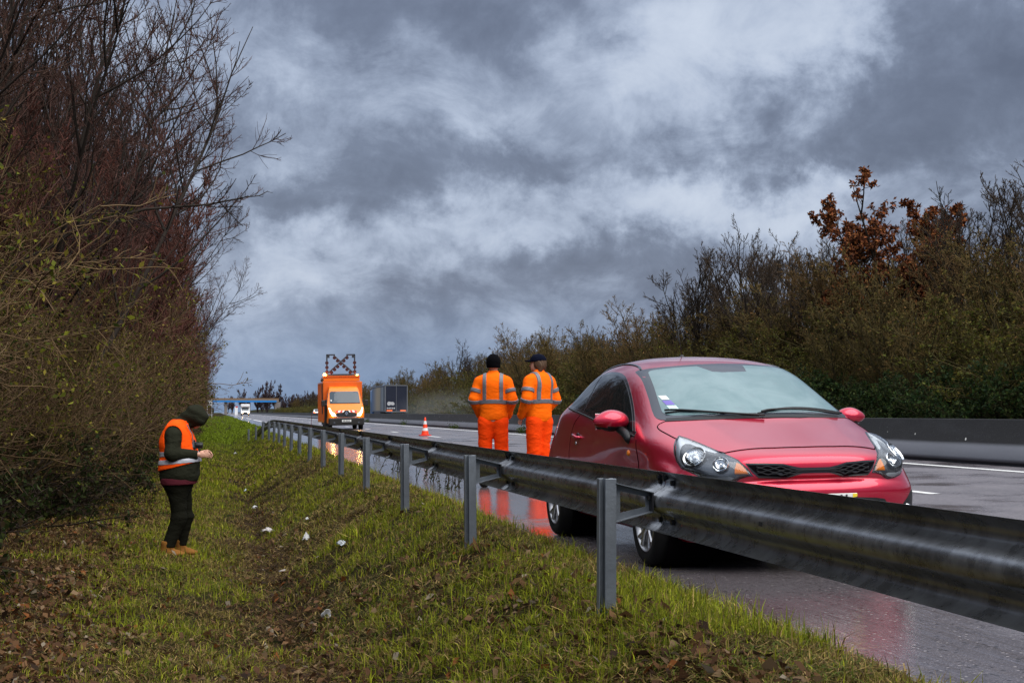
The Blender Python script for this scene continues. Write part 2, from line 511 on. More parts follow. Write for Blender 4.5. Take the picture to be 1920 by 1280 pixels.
# ================================================================== guard rail
m_steel, t, b = new_mat('galvanised_steel')
tcn = t.n('ShaderNodeTexCoord'); ob = tcn.outputs['Object']
st = t.n('ShaderNodeMapping'); st.inputs['Scale'].default_value = (1, 1.0, .9); t.link(ob, st.inputs[0])
n1 = t.noise(st.outputs[0], 9, 5, .65); n2 = t.noise(ob, 2.3, 6, .7)
c = t.mix(t.step(n1, .38, .62), (.17, .175, .185), (.29, .30, .315))
c = t.mix(t.m('MULTIPLY', t.step(n2, .47, .72), .75), c, (.045, .045, .046))
t.link(c, b.inputs['Base Color'])
b.inputs['Metallic'].default_value = .80
t.link(t.m('ADD', t.m('MULTIPLY', n1, .16), .20), b.inputs['Roughness'])
bp = t.n('ShaderNodeBump'); bp.inputs['Strength'].default_value = .06; bp.inputs['Distance'].default_value = .004
t.link(n1, bp.inputs['Height']); t.link(bp.outputs[0], b.inputs['Normal'])
m_post = mat('post_steel', (.17, .19, .215), .42, .55, var=.25, vscale=20, bump=.15, bscale=50)
m_bolt = mat('bolt_steel', (.05, .05, .055), .5, .8)
m_moss = mat('moss', (.07, .09, .015), .95, var=.4, vscale=60)

RX, RZ = 2.165, .615
def rail_at(y):
    """x of the back ridge, z of the middle; the end flares away and dips into the ground"""
    s = min(max((y - 50) / 17.0, 0), 1)
    return RX - .55 * s ** 2, RZ - .72 * max(0, (y - 56) / 11.0) ** 2
RPROF = [(.155, .025), (.152, .034), (.141, .052), (.126, .071), (.110, .080), (.092, .082), (.074, .074), (.058, .050), (.040, .018), (.026, .005), (.010, 0)]
RPROF = RPROF + [(-z, d) for z, d in RPROF[::-1]]
rail = empty('guard_rail', (RX, 7.06, 0), 0, 'long weathered steel guard rail on posts along the wet hard shoulder', 'guard rail')
def rail_mesh(y0, y1, step, lap=0.0):
    yy = np.arange(y0, y1 + 1e-6, step)
    V = []; Q = []; k = len(RPROF)
    for y in yy:
        xr, zr = rail_at(y)
        for z, d in RPROF: V.append((xr + d + lap - RX, y - 7.06, zr + z))
    for z, d in [(0, 0)]: pass
    n = len(yy)
    for i in range(n - 1):
        for j in range(k - 1): Q.append((i * k + j, i * k + j + 1, (i + 1) * k + j + 1, (i + 1) * k + j))
    # thickness
    V2 = [(x + .004, y, z) for x, y, z in V]; off = len(V)
    Q2 = [tuple(off + q for q in f[::-1]) for f in Q]
    for i in range(n - 1):
        for j in (0, k - 1): Q2.append((i * k + j, (i + 1) * k + j, off + (i + 1) * k + j, off + i * k + j))
    for i in (0, n - 1):
        for j in range(k - 1): Q2.append((i * k + j, off + i * k + j, off + i * k + j + 1, i * k + j + 1))
    return mesh_np('rail_beam', V + V2, Q + Q2)
segs = [(-9.1, -.8, 0)] + [(-.9 + 4 * j, 3.25 + 4 * j, (j % 2) * .0045) for j in range(17)]
for (a, bb, lap) in segs:
    me = rail_mesh(a, min(bb, 67.3), .25 if a < 45 else .5, lap)
    o = link('rail_beam', me, rail, [m_steel], True)
    # bolt slots and splice bolts
    if a < 20:
        for yv in ((bb - .10), (bb - .30)):
            for zz in (.098, -.098):
                mb = MB(); mb.tube([(.076 + lap, yv - 7.06, RZ + zz), (.060 + lap, yv - 7.06, RZ + zz)], .014, 8); mb.build('splice_bolt', m_bolt, o)
        mb = MB(); mb.box((-.0005 + lap, (a + bb) / 2 + .4 - 7.06, RZ), (.004, .035, .018), bev=.001)
        mb.build('slot', mat('slot_dark', (.01, .01, .01), .9) if 'slot_dark' not in bpy.data.materials else bpy.data.materials['slot_dark'], o)
for kpost in range(-2, 16):
    y = 7.06 + 4 * (kpost + 0)
    y = 7.06 + 4 * kpost
    xr, zr = rail_at(y)
    top = .735 - (RZ - zr)
    if kpost >= 15: top = .28
    xp = 1.92 - (RX - xr)
    gz = float(ground_z(np.array([xp]), np.array([y]))[0])
    mb = MB()
    yl = y - 7.06; xl = xp - RX
    w, d, th, lip = .055, .10, .005, .02
    # C section, open side towards the back along the road
    zc, hh = (top + gz - .25) / 2, top - gz + .25
    lean = Matrix.Rotation(radians(random.uniform(-.6, 1.2)), 3, 'Y') @ Matrix.Rotation(radians(random.uniform(-.8, .8)), 3, 'X')
    parts = [((.016, -.035, 0), (.058, .006, hh)), ((.042, -.012, 0), (.006, .050, hh)), ((-.010, -.010, 0), (.005, .046, hh)), ((-.024, .014, 0), (.032, .005, hh)), ((-.041, -.008, 0), (.005, .048, hh)), ((.030, .014, 0), (.024, .005, hh))]
    for c, dd in parts:
        mb.box(lean @ Vector(c) + Vector((xl, yl, zc)), dd, lean, bev=.0022)
    p = mb.build('post', m_post, rail)
    if kpost < 14:
        mb = MB()
        x0, x1 = xl + .045, RX - RX + (xr - RX) - .002
        zt = zr
        yb = yl + .012
        outer = [(x0, zt + .095), (x1, zt + .045), (x1, zt - .045), (x0, zt - .095)]
        inner = [(x0 + .035, zt + .055), (x1 - .03, zt + .026), (x1 - .03, zt - .026), (x0 + .035, zt - .055)]
        bm = mb.bm
        for yy in (0,):
            A = [bm.verts.new((u, yb, v)) for u, v in outer]; B = [bm.verts.new((u, yb, v)) for u, v in inner]
            A2 = [bm.verts.new((u, yb + .006, v)) for u, v in outer]; B2 = [bm.verts.new((u, yb + .006, v)) for u, v in inner]
            for i in range(4):
                j = (i + 1) % 4
                bm.faces.new((A[i], A[j], B[j], B[i])); bm.faces.new((A2[i], B2[i], B2[j], A2[j]))
                bm.faces.new((B[i], B[j], B2[j], B2[i])); bm.faces.new((A[i], A2[i], A2[j], A[j]))
        # flanges along the sloping edges
        for sgn in (1, -1):
            a0 = Vector((x0, yb, zt + sgn * .095)); a1 = Vector((x1, yb, zt + sgn * .045))
            e = Vector((0, -.055, 0))
            q = [bm.verts.new(p_) for p_ in (a0, a1, a1 + e, a0 + e)] + [bm.verts.new(p_ + Vector((0, 0, sgn * .004))) for p_ in (a0, a1, a1 + e, a0 + e)]
            bm.faces.new(q[:4]); bm.faces.new(q[4:][::-1])
            for i in range(4): bm.faces.new((q[i], q[(i + 1) % 4], q[4 + (i + 1) % 4], q[4 + i]))
        mb.build('spacer_bracket', m_post, rail)
        mb = MB()
        mb.box((x1 - .006, yb - .02, zt), (.008, .075, .10), bev=.002)
        cp_ = mb.build('clamp_plate', m_bolt, rail)
        if kpost < 6:
            mb = MB(); mb.box((x1 - .018, yb - .02, zt + .02), (.014, .022, .022), bev=.003); mb.build('nut', m_bolt, cp_)
            for s_ in (1, -1):
                mb = MB(); mb.tube([(x1 + .072, yb + .05 * s_, zt + .125), (x1 + .048, yb + .05 * s_, zt + .115)], .013, 6); mb.build('bolt', m_bolt, cp_)
            if kpost == -1:
                mo = np.random.default_rng(3); n_ = 500
                q_ = mo.uniform(-1, 1, (n_, 2)); q_ = q_[(q_ ** 2).sum(1) < 1]
                Vm = []
                for (u_, v_) in q_:
                    zz_ = v_ * .10 - .01; d_ = float(np.interp(-zz_, [-q[0] for q in RPROF], [q[1] for q in RPROF]))
                    for kk in range(4):
                        Vm.append((d_ - .003 + mo.uniform(-.004, .001), yl + .07 + u_ * .11 * (1 - .5 * abs(v_)) + mo.uniform(-.008, .008), zt + zz_ + mo.uniform(-.008, .008)))
                link('moss', mesh_np('moss', np.array(Vm), np.arange(len(Vm)).reshape(-1, 4)), rail, [m_moss])

# ================================================================== the red hatchback
CX, CY = 3.825, 9.66
CAR_YAW = .010
car = empty('hatchback_car', (0, 0, 0), 0, 'red three-door hatchback parked on the wet hard shoulder, fogged windscreen', 'car')
car.matrix_world = Matrix.Translation((CX, CY, CF * (CX - 2.6))) @ Matrix.Rotation(-atan(CF), 4, 'Y') @ Matrix.Rotation(-pi / 2 + CAR_YAW, 4, 'Z') @ Matrix.Diagonal((1, 1.02, 1, 1))

m_paint, t, b = new_mat('raspberry_red_paint')
tcn = t.n('ShaderNodeTexCoord')
b.inputs['Base Color'].default_value = (.50, .005, .036, 1)
b.inputs['Metallic'].default_value = .66; b.inputs['Roughness'].default_value = .30
b.inputs['Coat Weight'].default_value = 1.0; b.inputs['Coat Roughness'].default_value = .035; b.inputs['Coat IOR'].default_value = 1.5
dirt = t.noise(tcn.outputs['Object'], 3.5, 6, .7); dr = t.noise(tcn.outputs['Object'], 140, 3, .6)
t.link(t.m('ADD', .008, t.m('MULTIPLY', t.step(dirt, .5, .8), .03)), b.inputs['Coat Roughness'])
bp = t.n('ShaderNodeBump'); bp.inputs['Strength'].default_value = .015; bp.inputs['Distance'].default_value = .002
t.link(t.step(dr, .62, .72), bp.inputs['Height']); t.link(bp.outputs[0], b.inputs['Coat Normal'])
m_blk = mat('black_plastic', (.012, .012, .013), .45, var=.2)
m_gap = mat('panel_gap', (.003, .002, .003), .9, spec=.05)
m_gloss = mat('black_gloss_trim', (.02, .02, .024), .12, coat=.4)
m_glass = mat('side_glass', (.006, .010, .011), .02, spec=.55)
m_wsb = mat('windscreen_band', (.030, .036, .050), .06, spec=.4)
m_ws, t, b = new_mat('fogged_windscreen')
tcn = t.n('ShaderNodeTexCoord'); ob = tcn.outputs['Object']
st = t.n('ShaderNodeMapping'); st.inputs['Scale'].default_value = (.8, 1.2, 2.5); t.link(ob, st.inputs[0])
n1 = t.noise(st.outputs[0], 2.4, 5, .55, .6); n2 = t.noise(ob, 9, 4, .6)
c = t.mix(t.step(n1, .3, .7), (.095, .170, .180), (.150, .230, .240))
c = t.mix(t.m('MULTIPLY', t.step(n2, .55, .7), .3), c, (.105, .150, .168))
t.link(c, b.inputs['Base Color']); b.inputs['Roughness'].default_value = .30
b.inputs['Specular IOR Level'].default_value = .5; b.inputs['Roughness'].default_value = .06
m_tyre = mat('tyre_rubber', (.010, .010, .010), .8, spec=.15, bump=.3, bscale=80)
m_alloy = mat('alloy_rim', (.45, .45, .46), .33, .9, var=.15)
m_chrome = mat('chrome', (.80, .82, .84), .10, 1.0)
m_amber = mat('amber_lens', (.90, .22, .01), .12, coat=1.0)
m_hlin = mat('lamp_housing', (.12, .13, .15), .25, .5, coat=.3)
m_white = mat('plate_white', (.72, .74, .72), .35)
m_yel = mat('plate_yellow', (.80, .60, .04), .4)
m_lens, t, b = new_mat('clear_lens')
m_lens.node_tree.nodes.remove(b)
gl = t.n('ShaderNodeBsdfGlossy'); gl.inputs['Roughness'].default_value = .03; gl.inputs[0].default_value = (1, 1, 1, 1)
tp = t.n('ShaderNodeBsdfTransparent'); tp.inputs[0].default_value = (.93, .95, .96, 1)
fr = t.n('ShaderNodeFresnel'); fr.inputs[0].default_value = 1.5
mx = t.n('ShaderNodeMixShader'); t.link(t.m('MULTIPLY', fr.outputs[0], 1.2, clamp=True), mx.inputs[0]); t.link(tp.outputs[0], mx.inputs[1]); t.link(gl.outputs[0], mx.inputs[2])
t.link(mx.outputs[0], m_lens.node_tree.nodes['Material Output'].inputs[0])

# cage: stations front -> rear; columns centre, .2, .42, roof edge, window mid, belt
def st_(c, j3, j2, j1, j0, mid=None):
    c = (c[0], 0.0, c[1])
    if mid is None:
        mid = tuple((a + bb) / 2 for a, bb in zip(j1, j0)); mid = (mid[0], mid[1] + .012, mid[2] + .006)
    return [c, j3, j2, j1, mid, j0]
TOP = [
    st_((.800, .770), (.792, .22, .770), (.738, .45, .762), (.610, .62, .745), (.465, .745, .722), (.545, .69, .735)),
    st_((.665, .818), (.650, .22, .817), (.605, .40, .818), (.500, .60, .800), (.345, .765, .765), (.430, .70, .790)),
    st_((.340, .906), (.330, .22, .903), (.290, .41, .903), (.220, .635, .882), (.120, .805, .830), (.170, .735, .866)),
    st_((.080, .964), (.070, .22, .962), (.020, .44, .965), (-.040, .675, .932), (-.080, .832, .858), (-.060, .765, .905)),
    st_((-.110, 1.005), (-.120, .22, 1.003), (-.180, .48, .998), (-.300, .708, .985), (-.330, .838, .880), (-.315, .785, .930)),
    st_((-.450, 1.190), (-.460, .21, 1.186), (-.510, .45, 1.168), (-.580, .672, 1.120), (-.650, .826, .905), (-.62, .765, 1.005)),
    st_((-.780, 1.335), (-.785, .21, 1.331), (-.815, .43, 1.312), (-.860, .632, 1.268), (-.950, .815, .930), (-.92, .742, 1.09)),
    st_((-1.060, 1.445), (-1.065, .20, 1.441), (-1.080, .41, 1.424), (-1.130, .628, 1.374), (-1.300, .808, .958), (-1.25, .722, 1.16)),
    st_((-1.500, 1.506), (-1.500, .20, 1.501), (-1.510, .40, 1.484), (-1.540, .618, 1.424), (-1.650, .803, .985), (-1.62, .708, 1.20)),
    st_((-1.950, 1.510), (-1.950, .20, 1.504), (-1.950, .39, 1.485), (-1.960, .606, 1.420), (-2.050, .796, 1.015), (-2.03, .695, 1.21)),
    st_((-2.400, 1.475), (-2.400, .20, 1.469), (-2.400, .38, 1.449), (-2.390, .576, 1.382), (-2.450, .795, 1.045), (-2.43, .680, 1.20)),
    st_((-2.790, 1.395), (-2.790, .20, 1.388), (-2.780, .36, 1.366), (-2.740, .548, 1.290), (-2.800, .785, 1.065), (-2.78, .660, 1.17)),
    st_((-3.020, 1.240), (-3.020, .20, 1.236), (-3.005, .36, 1.222), (-2.940, .548, 1.170), (-2.990, .745, 1.035), (-2.97, .635, 1.10)),
    st_((-3.120, 1.020), (-3.115, .20, 1.020), (-3.100, .38, 1.015), (-3.050, .555, 1.000), (-3.010, .665, .975), (-3.03, .615, .985)),
]
for i_ in (3, 4, 5, 6, 7):   # screen a little further forward and wider
    s_ = {3: .06, 4: .12, 5: .13, 6: .13, 7: .12}[i_]
    TOP[i_] = [(x + s_ * (1, 1, 1, 1, .75, .5)[k_], y * (1.022 if k_ < 4 else 1.01), z) for k_, (x, y, z) in enumerate(TOP[i_])]
FL = [  # front fascia levels: per column (x, y, z), centre .. belt corner
    [(.822, 0, .722), (.813, .22, .722), (.762, .45, .716), (.645, .640, .692), (.570, .715, .680), (.485, .780, .668)],
    [(.826, 0, .640), (.818, .22, .640), (.778, .46, .634), (.676, .655, .606), (.596, .740, .592), (.500, .808, .588)],
    [(.790, 0, .612), (.786, .22, .612), (.760, .46, .606), (.686, .665, .575), (.604, .752, .566), (.505, .818, .560)],
    [(.856, 0, .560), (.850, .22, .558), (.810, .47, .552), (.700, .680, .535), (.618, .768, .530), (.510, .828, .525)],
    [(.838, 0, .440), (.832, .22, .440), (.792, .47, .436), (.692, .685, .430), (.612, .772, .430), (.510, .834, .430)],
    [(.800, 0, .260), (.795, .22, .260), (.752, .46, .260), (.645, .665, .260), (.575, .752, .260), (.485, .815, .260)],
    [(.700, 0, .195), (.695, .20, .195), (.655, .42, .195), (.565, .60, .195), (.500, .68, .195), (.440, .74, .195)],
]
RL = [
    [(-3.155, 0, .90), (-3.150, .22, .90), (-3.130, .44, .90), (-3.085, .64, .895), (-3.05, .715, .89), (-2.985, .815, .885)],
    [(-3.185, 0, .70), (-3.180, .22, .70), (-3.155, .44, .70), (-3.090, .64, .70), (-3.04, .715, .70), (-2.970, .865, .70)],
    [(-3.205, 0, .62), (-3.200, .22, .62), (-3.170, .45, .62), (-3.100, .65, .62), (-3.05, .730, .62), (-2.975, .872, .62)],
    [(-3.215, 0, .54), (-3.210, .22, .54), (-3.180, .45, .54), (-3.105, .66, .54), (-3.05, .740, .54), (-2.975, .876, .54)],
    [(-3.205, 0, .42), (-3.200, .22, .42), (-3.170, .45, .42), (-3.095, .66, .42), (-3.04, .738, .42), (-2.970, .868, .42)],
    [(-3.160, 0, .26), (-3.155, .22, .26), (-3.125, .45, .26), (-3.055, .64, .26), (-3.00, .715, .26), (-2.940, .785, .26)],
    [(-3.040, 0, .20), (-3.035, .20, .20), (-3.000, .42, .20), (-2.940, .60, .20), (-2.89, .67, .20), (-2.840, .730, .20)],
]
def side_pt(l, p):
    x, yb, zb = p
    k = min(1, max(0, (.50 - x) / .5)); kr = min(1, max(0, (x + 3.0) / .35)); k = min(k, kr)
    fl = .012 * (exp(-((x) / .4) ** 2) + exp(-((x + 2.57) / .42) ** 2))
    Y = [yb + .020, .845, .855, .860, .852, .828, .755][l]
    Yc = [yb + .020, yb + .05, yb + .06, yb + .07, yb + .075, yb + .055, yb - .02][l] + (.095 if x < -2 and l > 0 else 0)
    Z = [zb - .075, .70, .63, .54, .42, .255, .20][l]
    y = Y * k + min(Y, Yc) * (1 - k) + (fl if 0 < l < 5 else 0)
    if x > .2: Z = Z * (1 - (x - .2) / .5) + [.70, .635, .60, .54, .43, .26, .195][l] * (x - .2) / .5
    return (x, y, Z)
def body_mesh():
    bm = bmesh.new()
    NC = 11
    def full(row):   # centre..belt -> right(-y) belt .. left belt
        L = [(x, -y, z) for x, y, z in row[::-1]]
        return L + [p for p in row[1:]]
    grid = [[bm.verts.new(p) for p in full(r)] for r in TOP]
    N = len(grid)
    for i in range(N - 1):
        for j in range(NC - 1): bm.faces.new((grid[i][j], grid[i][j + 1], grid[i + 1][j + 1], grid[i + 1][j]))
    def loop_of(g): return g[0] + [g[i][NC - 1] for i in range(1, N - 1)] + g[N - 1][::-1] + [g[i][0] for i in range(N - 2, 0, -1)]
    prev = loop_of(grid)
    for l in range(7):
        fr, re = full(FL[l]), full(RL[l])
        left = [side_pt(l, TOP[i][5]) for i in range(1, N - 1)]
        pts = fr + left + re[::-1] + [(x, -y, z) for x, y, z in left[::-1]]
        cur = [bm.verts.new(p) for p in pts]
        n = len(cur)
        for k in range(n):
            bm.faces.new((prev[k], cur[k], cur[(k + 1) % n], prev[(k + 1) % n]))
        prev = cur
    bmesh.ops.recalc_face_normals(bm, faces=bm.faces)
    cr = bm.edges.layers.float.new('crease_edge')
    bm.edges.ensure_lookup_table()
    def near(v, pts): return any((v.co - Vector((x, sg * y, z))).length < 1e-5 for x, y, z in pts for sg in (1, -1))
    ridge = [TOP[i][2] for i in (1, 2, 3, 4)]
    lip = FL[1]; keel = FL[3]
    for e in bm.edges:
        a_, b_ = e.verts
        if near(a_, ridge) and near(b_, ridge) and a_.co.y * b_.co.y > 0: e[cr] = .55
        elif near(a_, lip) and near(b_, lip): e[cr] = .55
        elif near(a_, FL[2]) and near(b_, FL[2]): e[cr] = .35
    me = bpy.data.meshes.new('body'); bm.to_mesh(me); bm.free()
    o = bpy.data.objects.new('tmp', me); COL.objects.link(o)
    md = o.modifiers.new('s', 'SUBSURF'); md.levels = 3; md.render_levels = 3
    dg = bpy.context.evaluated_depsgraph_get(); dg.update()
    me2 = bpy.data.meshes.new_from_object(o.evaluated_get(dg))
    bpy.data.objects.remove(o); bpy.data.meshes.remove(me)
    return me2
bme = body_mesh(); bme.name = 'body'
bme.polygons.foreach_set('use_smooth', np.ones(len(bme.polygons), bool))
BV = [v.co.copy() for v in bme.vertices]; BN = [v.normal.copy() for v in bme.vertices]
BT = []
for p in bme.polygons:
    vs = p.vertices
    for k in range(1, len(vs) - 1): BT.append((vs[0], vs[k], vs[k + 1]))
BVH = BVHTree.FromPolygons(BV, BT)
def snormal(loc, idx):
    a, b_, c = BT[idx]
    pa, pb, pc = BV[a], BV[b_], BV[c]
    v0, v1, v2 = pb - pa, pc - pa, loc - pa
    d00, d01, d11, d20, d21 = v0.dot(v0), v0.dot(v1), v1.dot(v1), v2.dot(v0), v2.dot(v1)
    dn = d00 * d11 - d01 * d01
    if abs(dn) < 1e-14: return BN[a]
    v = (d11 * d20 - d01 * d21) / dn; w = (d00 * d21 - d01 * d20) / dn
    return (BN[a] * (1 - v - w) + BN[b_] * v + BN[c] * w).normalized()
class Proj:
    """parallel projection onto the body"""
    def __init__(s, kind, side=1):
        if kind == 'front': s.f = lambda u, v: (Vector((3, u, v)), Vector((-1, 0, 0)))
        elif kind == 'side': s.f = lambda u, v: (Vector((u, side * 3, v)), Vector((0, -side, 0)))
        elif kind == 'top': s.f = lambda u, v: (Vector((u, v, 4)), Vector((0, 0, -1)))
        elif kind == 'rear': s.f = lambda u, v: (Vector((-6, u, v)), Vector((1, 0, 0)))
        elif kind == 'lamp':
            n = Vector((-.9427, .3314, -.0385)).normalized(); e1 = Vector((0, 0, 1)).cross(n).normalized(); e2 = n.cross(e1)
            c0 = Vector((.5, -.6, .74))
            def ff(u, v):
                p = c0 + e1 * u + e2 * v - n * 2
                d = n.copy()
                if side > 0: p.y = -p.y; d.y = -d.y
                return p, d
            s.f = ff
    def __call__(s, u, v):
        o_, d = s.f(u, v)
        h = BVH.ray_cast(o_, d)
        if h[0] is None:
            h = BVH.find_nearest(o_ + d * 2)
        return h[0], snormal(h[0], h[2]), d
def densify(poly, ds):
    out = []
    n = len(poly)
    for i in range(n):
        a = np.array(poly[i]); b_ = np.array(poly[(i + 1) % n])
        k = max(1, int(np.ceil(np.linalg.norm(b_ - a) / ds)))
        for j in range(k): out.append(tuple(a + (b_ - a) * j / k))
    return out
def smooth_poly(poly, it=2):
    for _ in range(it):
        out = []
        n = len(poly)
        for i in range(n):
            a = np.array(poly[i]); b_ = np.array(poly[(i + 1) % n])
            out += [tuple(a * .75 + b_ * .25), tuple(a * .25 + b_ * .75)]
        poly = out
    return poly
def inset(poly, d):
    n = len(poly); P = np.array(poly)
    A = .5 * sum(P[i][0] * P[(i + 1) % n][1] - P[(i + 1) % n][0] * P[i][1] for i in range(n))
    sg = 1 if A > 0 else -1
    out = []
    for i in range(n):
        e = P[(i + 1) % n] - P[i - 1]; e = e / (np.linalg.norm(e) + 1e-9)
        out.append(tuple(P[i] + sg * d * np.array([-e[1], e[0]])))
    return out
def patch(name, poly, pr, mats, off=.003, ds=.03, skirt=.006, parent=car, bulge=0.0):
    B = densify(poly, ds); n = len(B); P = np.array(B)
    x0, y0 = P.min(0); x1, y1 = P.max(0)
    gx, gy = np.meshgrid(np.arange(x0 + ds * .37, x1, ds), np.arange(y0 + ds * .41, y1, ds))
    G = np.stack([gx.ravel(), gy.ravel()], 1)
    # inside and not too near the border
    ins = np.zeros(len(G), bool); dmin = np.full(len(G), 9.)
    for i in range(n):
        a, b_ = P[i], P[(i + 1) % n]
        c1 = (a[1] > G[:, 1]) != (b_[1] > G[:, 1])
        xx = (b_[0] - a[0]) * (G[:, 1] - a[1]) / (b_[1] - a[1] + 1e-12) + a[0]
        ins ^= c1 & (G[:, 0] < xx)
        e = b_ - a; tt = np.clip(((G - a) @ e) / (e @ e + 1e-12), 0, 1)
        dmin = np.minimum(dmin, np.linalg.norm(G - a - tt[:, None] * e, axis=1))
    G = G[ins & (dmin > ds * .35)]; dg = dmin[ins & (dmin > ds * .35)]
    pts = [Vector(p) for p in B] + [Vector(p) for p in G]
    ov, oe, of, _, _, _ = delaunay_2d_cdt(pts, [(i, (i + 1) % n) for i in range(n)], [list(range(n))], 1, 1e-7)
    V = []; Nn = []
    dvec = None
    for p in ov:
        loc, nm, d = pr(p.x, p.y)
        if nm.dot(d) > 0: nm = -nm
        bl = 0
        if bulge:
            dd = min(np.min(np.linalg.norm(P - np.array((p.x, p.y)), axis=1)) / .08, 1); bl = bulge * (1 - (1 - dd) ** 2)
        V.append(loc + nm * (off + bl)); Nn.append(nm); dvec = d
    F = []
    for f in of:
        f = list(f)
        a, b_, c = V[f[0]], V[f[1]], V[f[2]]
        nrm = (b_ - a).cross(c - a)
        if nrm.dot(dvec) > 0: f = f[::-1]
        F.append(f)
    nv = len(V)
    # skirt
    from collections import Counter
    ec = Counter()
    for f in F:
        for k in range(len(f)): ec[(f[k], f[(k + 1) % len(f)])] += 1
    bnd = [e for e in ec if (e[1], e[0]) not in ec]
    mp = {}
    for a, b_ in bnd:
        for q in (a, b_):
            if q not in mp: mp[q] = len(V); V.append(V[q] - Nn[q] * (off + skirt)); Nn.append(Nn[q])
    for a, b_ in bnd: F.append([b_, a, mp[a], mp[b_]])
    me = bpy.data.meshes.new(name); me.from_pydata([tuple(v) for v in V], [], F); me.update()
    o = link(name, me, parent, mats if isinstance(mats, (list, tuple)) else [mats], True)
    if not bulge:
        me.normals_split_custom_set_from_vertices([tuple(v) for v in Nn])
    return o
def surf_line(pts, pr, ds=.02, off=0.0):
    out = []
    for i in range(len(pts) - 1):
        a, b_ = np.array(pts[i]), np.array(pts[i + 1])
        k = max(1, int(np.linalg.norm(b_ - a) / ds))
        for j in range(k + (i == len(pts) - 2)):
            u, v = a + (b_ - a) * j / k
            loc, nm, d = pr(u, v); nm = -nm if nm.dot(d) > 0 else nm
            out.append(loc + nm * off)
    return out
def smooth_line(pts, it=2):
    for _ in range(it):
        out = [pts[0]]
        for a, b_ in zip(pts[:-1], pts[1:]):
            a = np.array(a); b_ = np.array(b_)
            out += [tuple(a * .75 + b_ * .25), tuple(a * .25 + b_ * .75)]
        out.append(pts[-1]); pts = out
    return pts
PF, PT_, PR_ = Proj('front'), Proj('top'), Proj('rear')

# ---- body with wheel arches cut out + panel gaps
bm = bmesh.new(); bm.from_mesh(bme)
AR = .345
kill = []
for f in bm.faces:
    c = f.calc_center_median()
    for ax in (0, -2.57):
        if (c.x - ax) ** 2 + (c.z - .31) ** 2 < AR ** 2 and abs(c.y) > .5: kill.append(f)
bmesh.ops.delete(bm, geom=kill, context='FACES')
for v in bm.verts:
    if v.is_boundary and v.co.z < .75 and abs(v.co.y) > .5:
        for ax in (0, -2.57):
            dx_, dz_ = v.co.x - ax, v.co.z - .31
            r_ = sqrt(dx_ ** 2 + dz_ ** 2)
            if r_ < AR + .06 and v.co.z > .21: v.co.x = ax + dx_ / r_ * AR; v.co.z = .31 + dz_ / r_ * AR
for f in bm.faces: f.smooth = True; f.material_index = 0
me = bpy.data.meshes.new('body'); bm.to_mesh(me); bm.free()
body = link('body', me, car, [m_paint])
# ---- doors, bonnet, roof strips as panels of the same paint, each with its gap
DOOR = smooth_line([(-.33, .865), (-.255, .74), (-.225, .55), (-.235, .36), (-.29, .30), (-1.0, .285), (-1.95, .285), (-2.05, .36), (-2.13, .50), (-2.255, .66), (-2.285, .80), (-2.25, .95), (-2.13, 1.035)], 2)
WINB = [(-2.07, 1.040), (-1.70, .998), (-1.30, .960), (-.90, .922), (-.55, .892), (-.36, .876)]
HOOD = [(.655, 0), (.645, .2), (.612, .40), (.585, .525)] + smooth_line([(.585, .525), (.45, .60), (.30, .665), (.155, .712), (-.02, .738), (-.12, .747), (-.185, .738), (-.178, .685)], 2)[1:] + [(-.060, .48), (.008, .25), (.024, 0)]
HOOD = HOOD + [(x, -y) for x, y in HOOD[-2:0:-1]]
gapm = []
bonnet = patch('bonnet', HOOD, PT_, m_paint, .0015, .035, .003)
for pts, pr in ([(HOOD + HOOD[:1], PT_)]):
    gapm.append(surf_line(pts, pr, .02, .001))
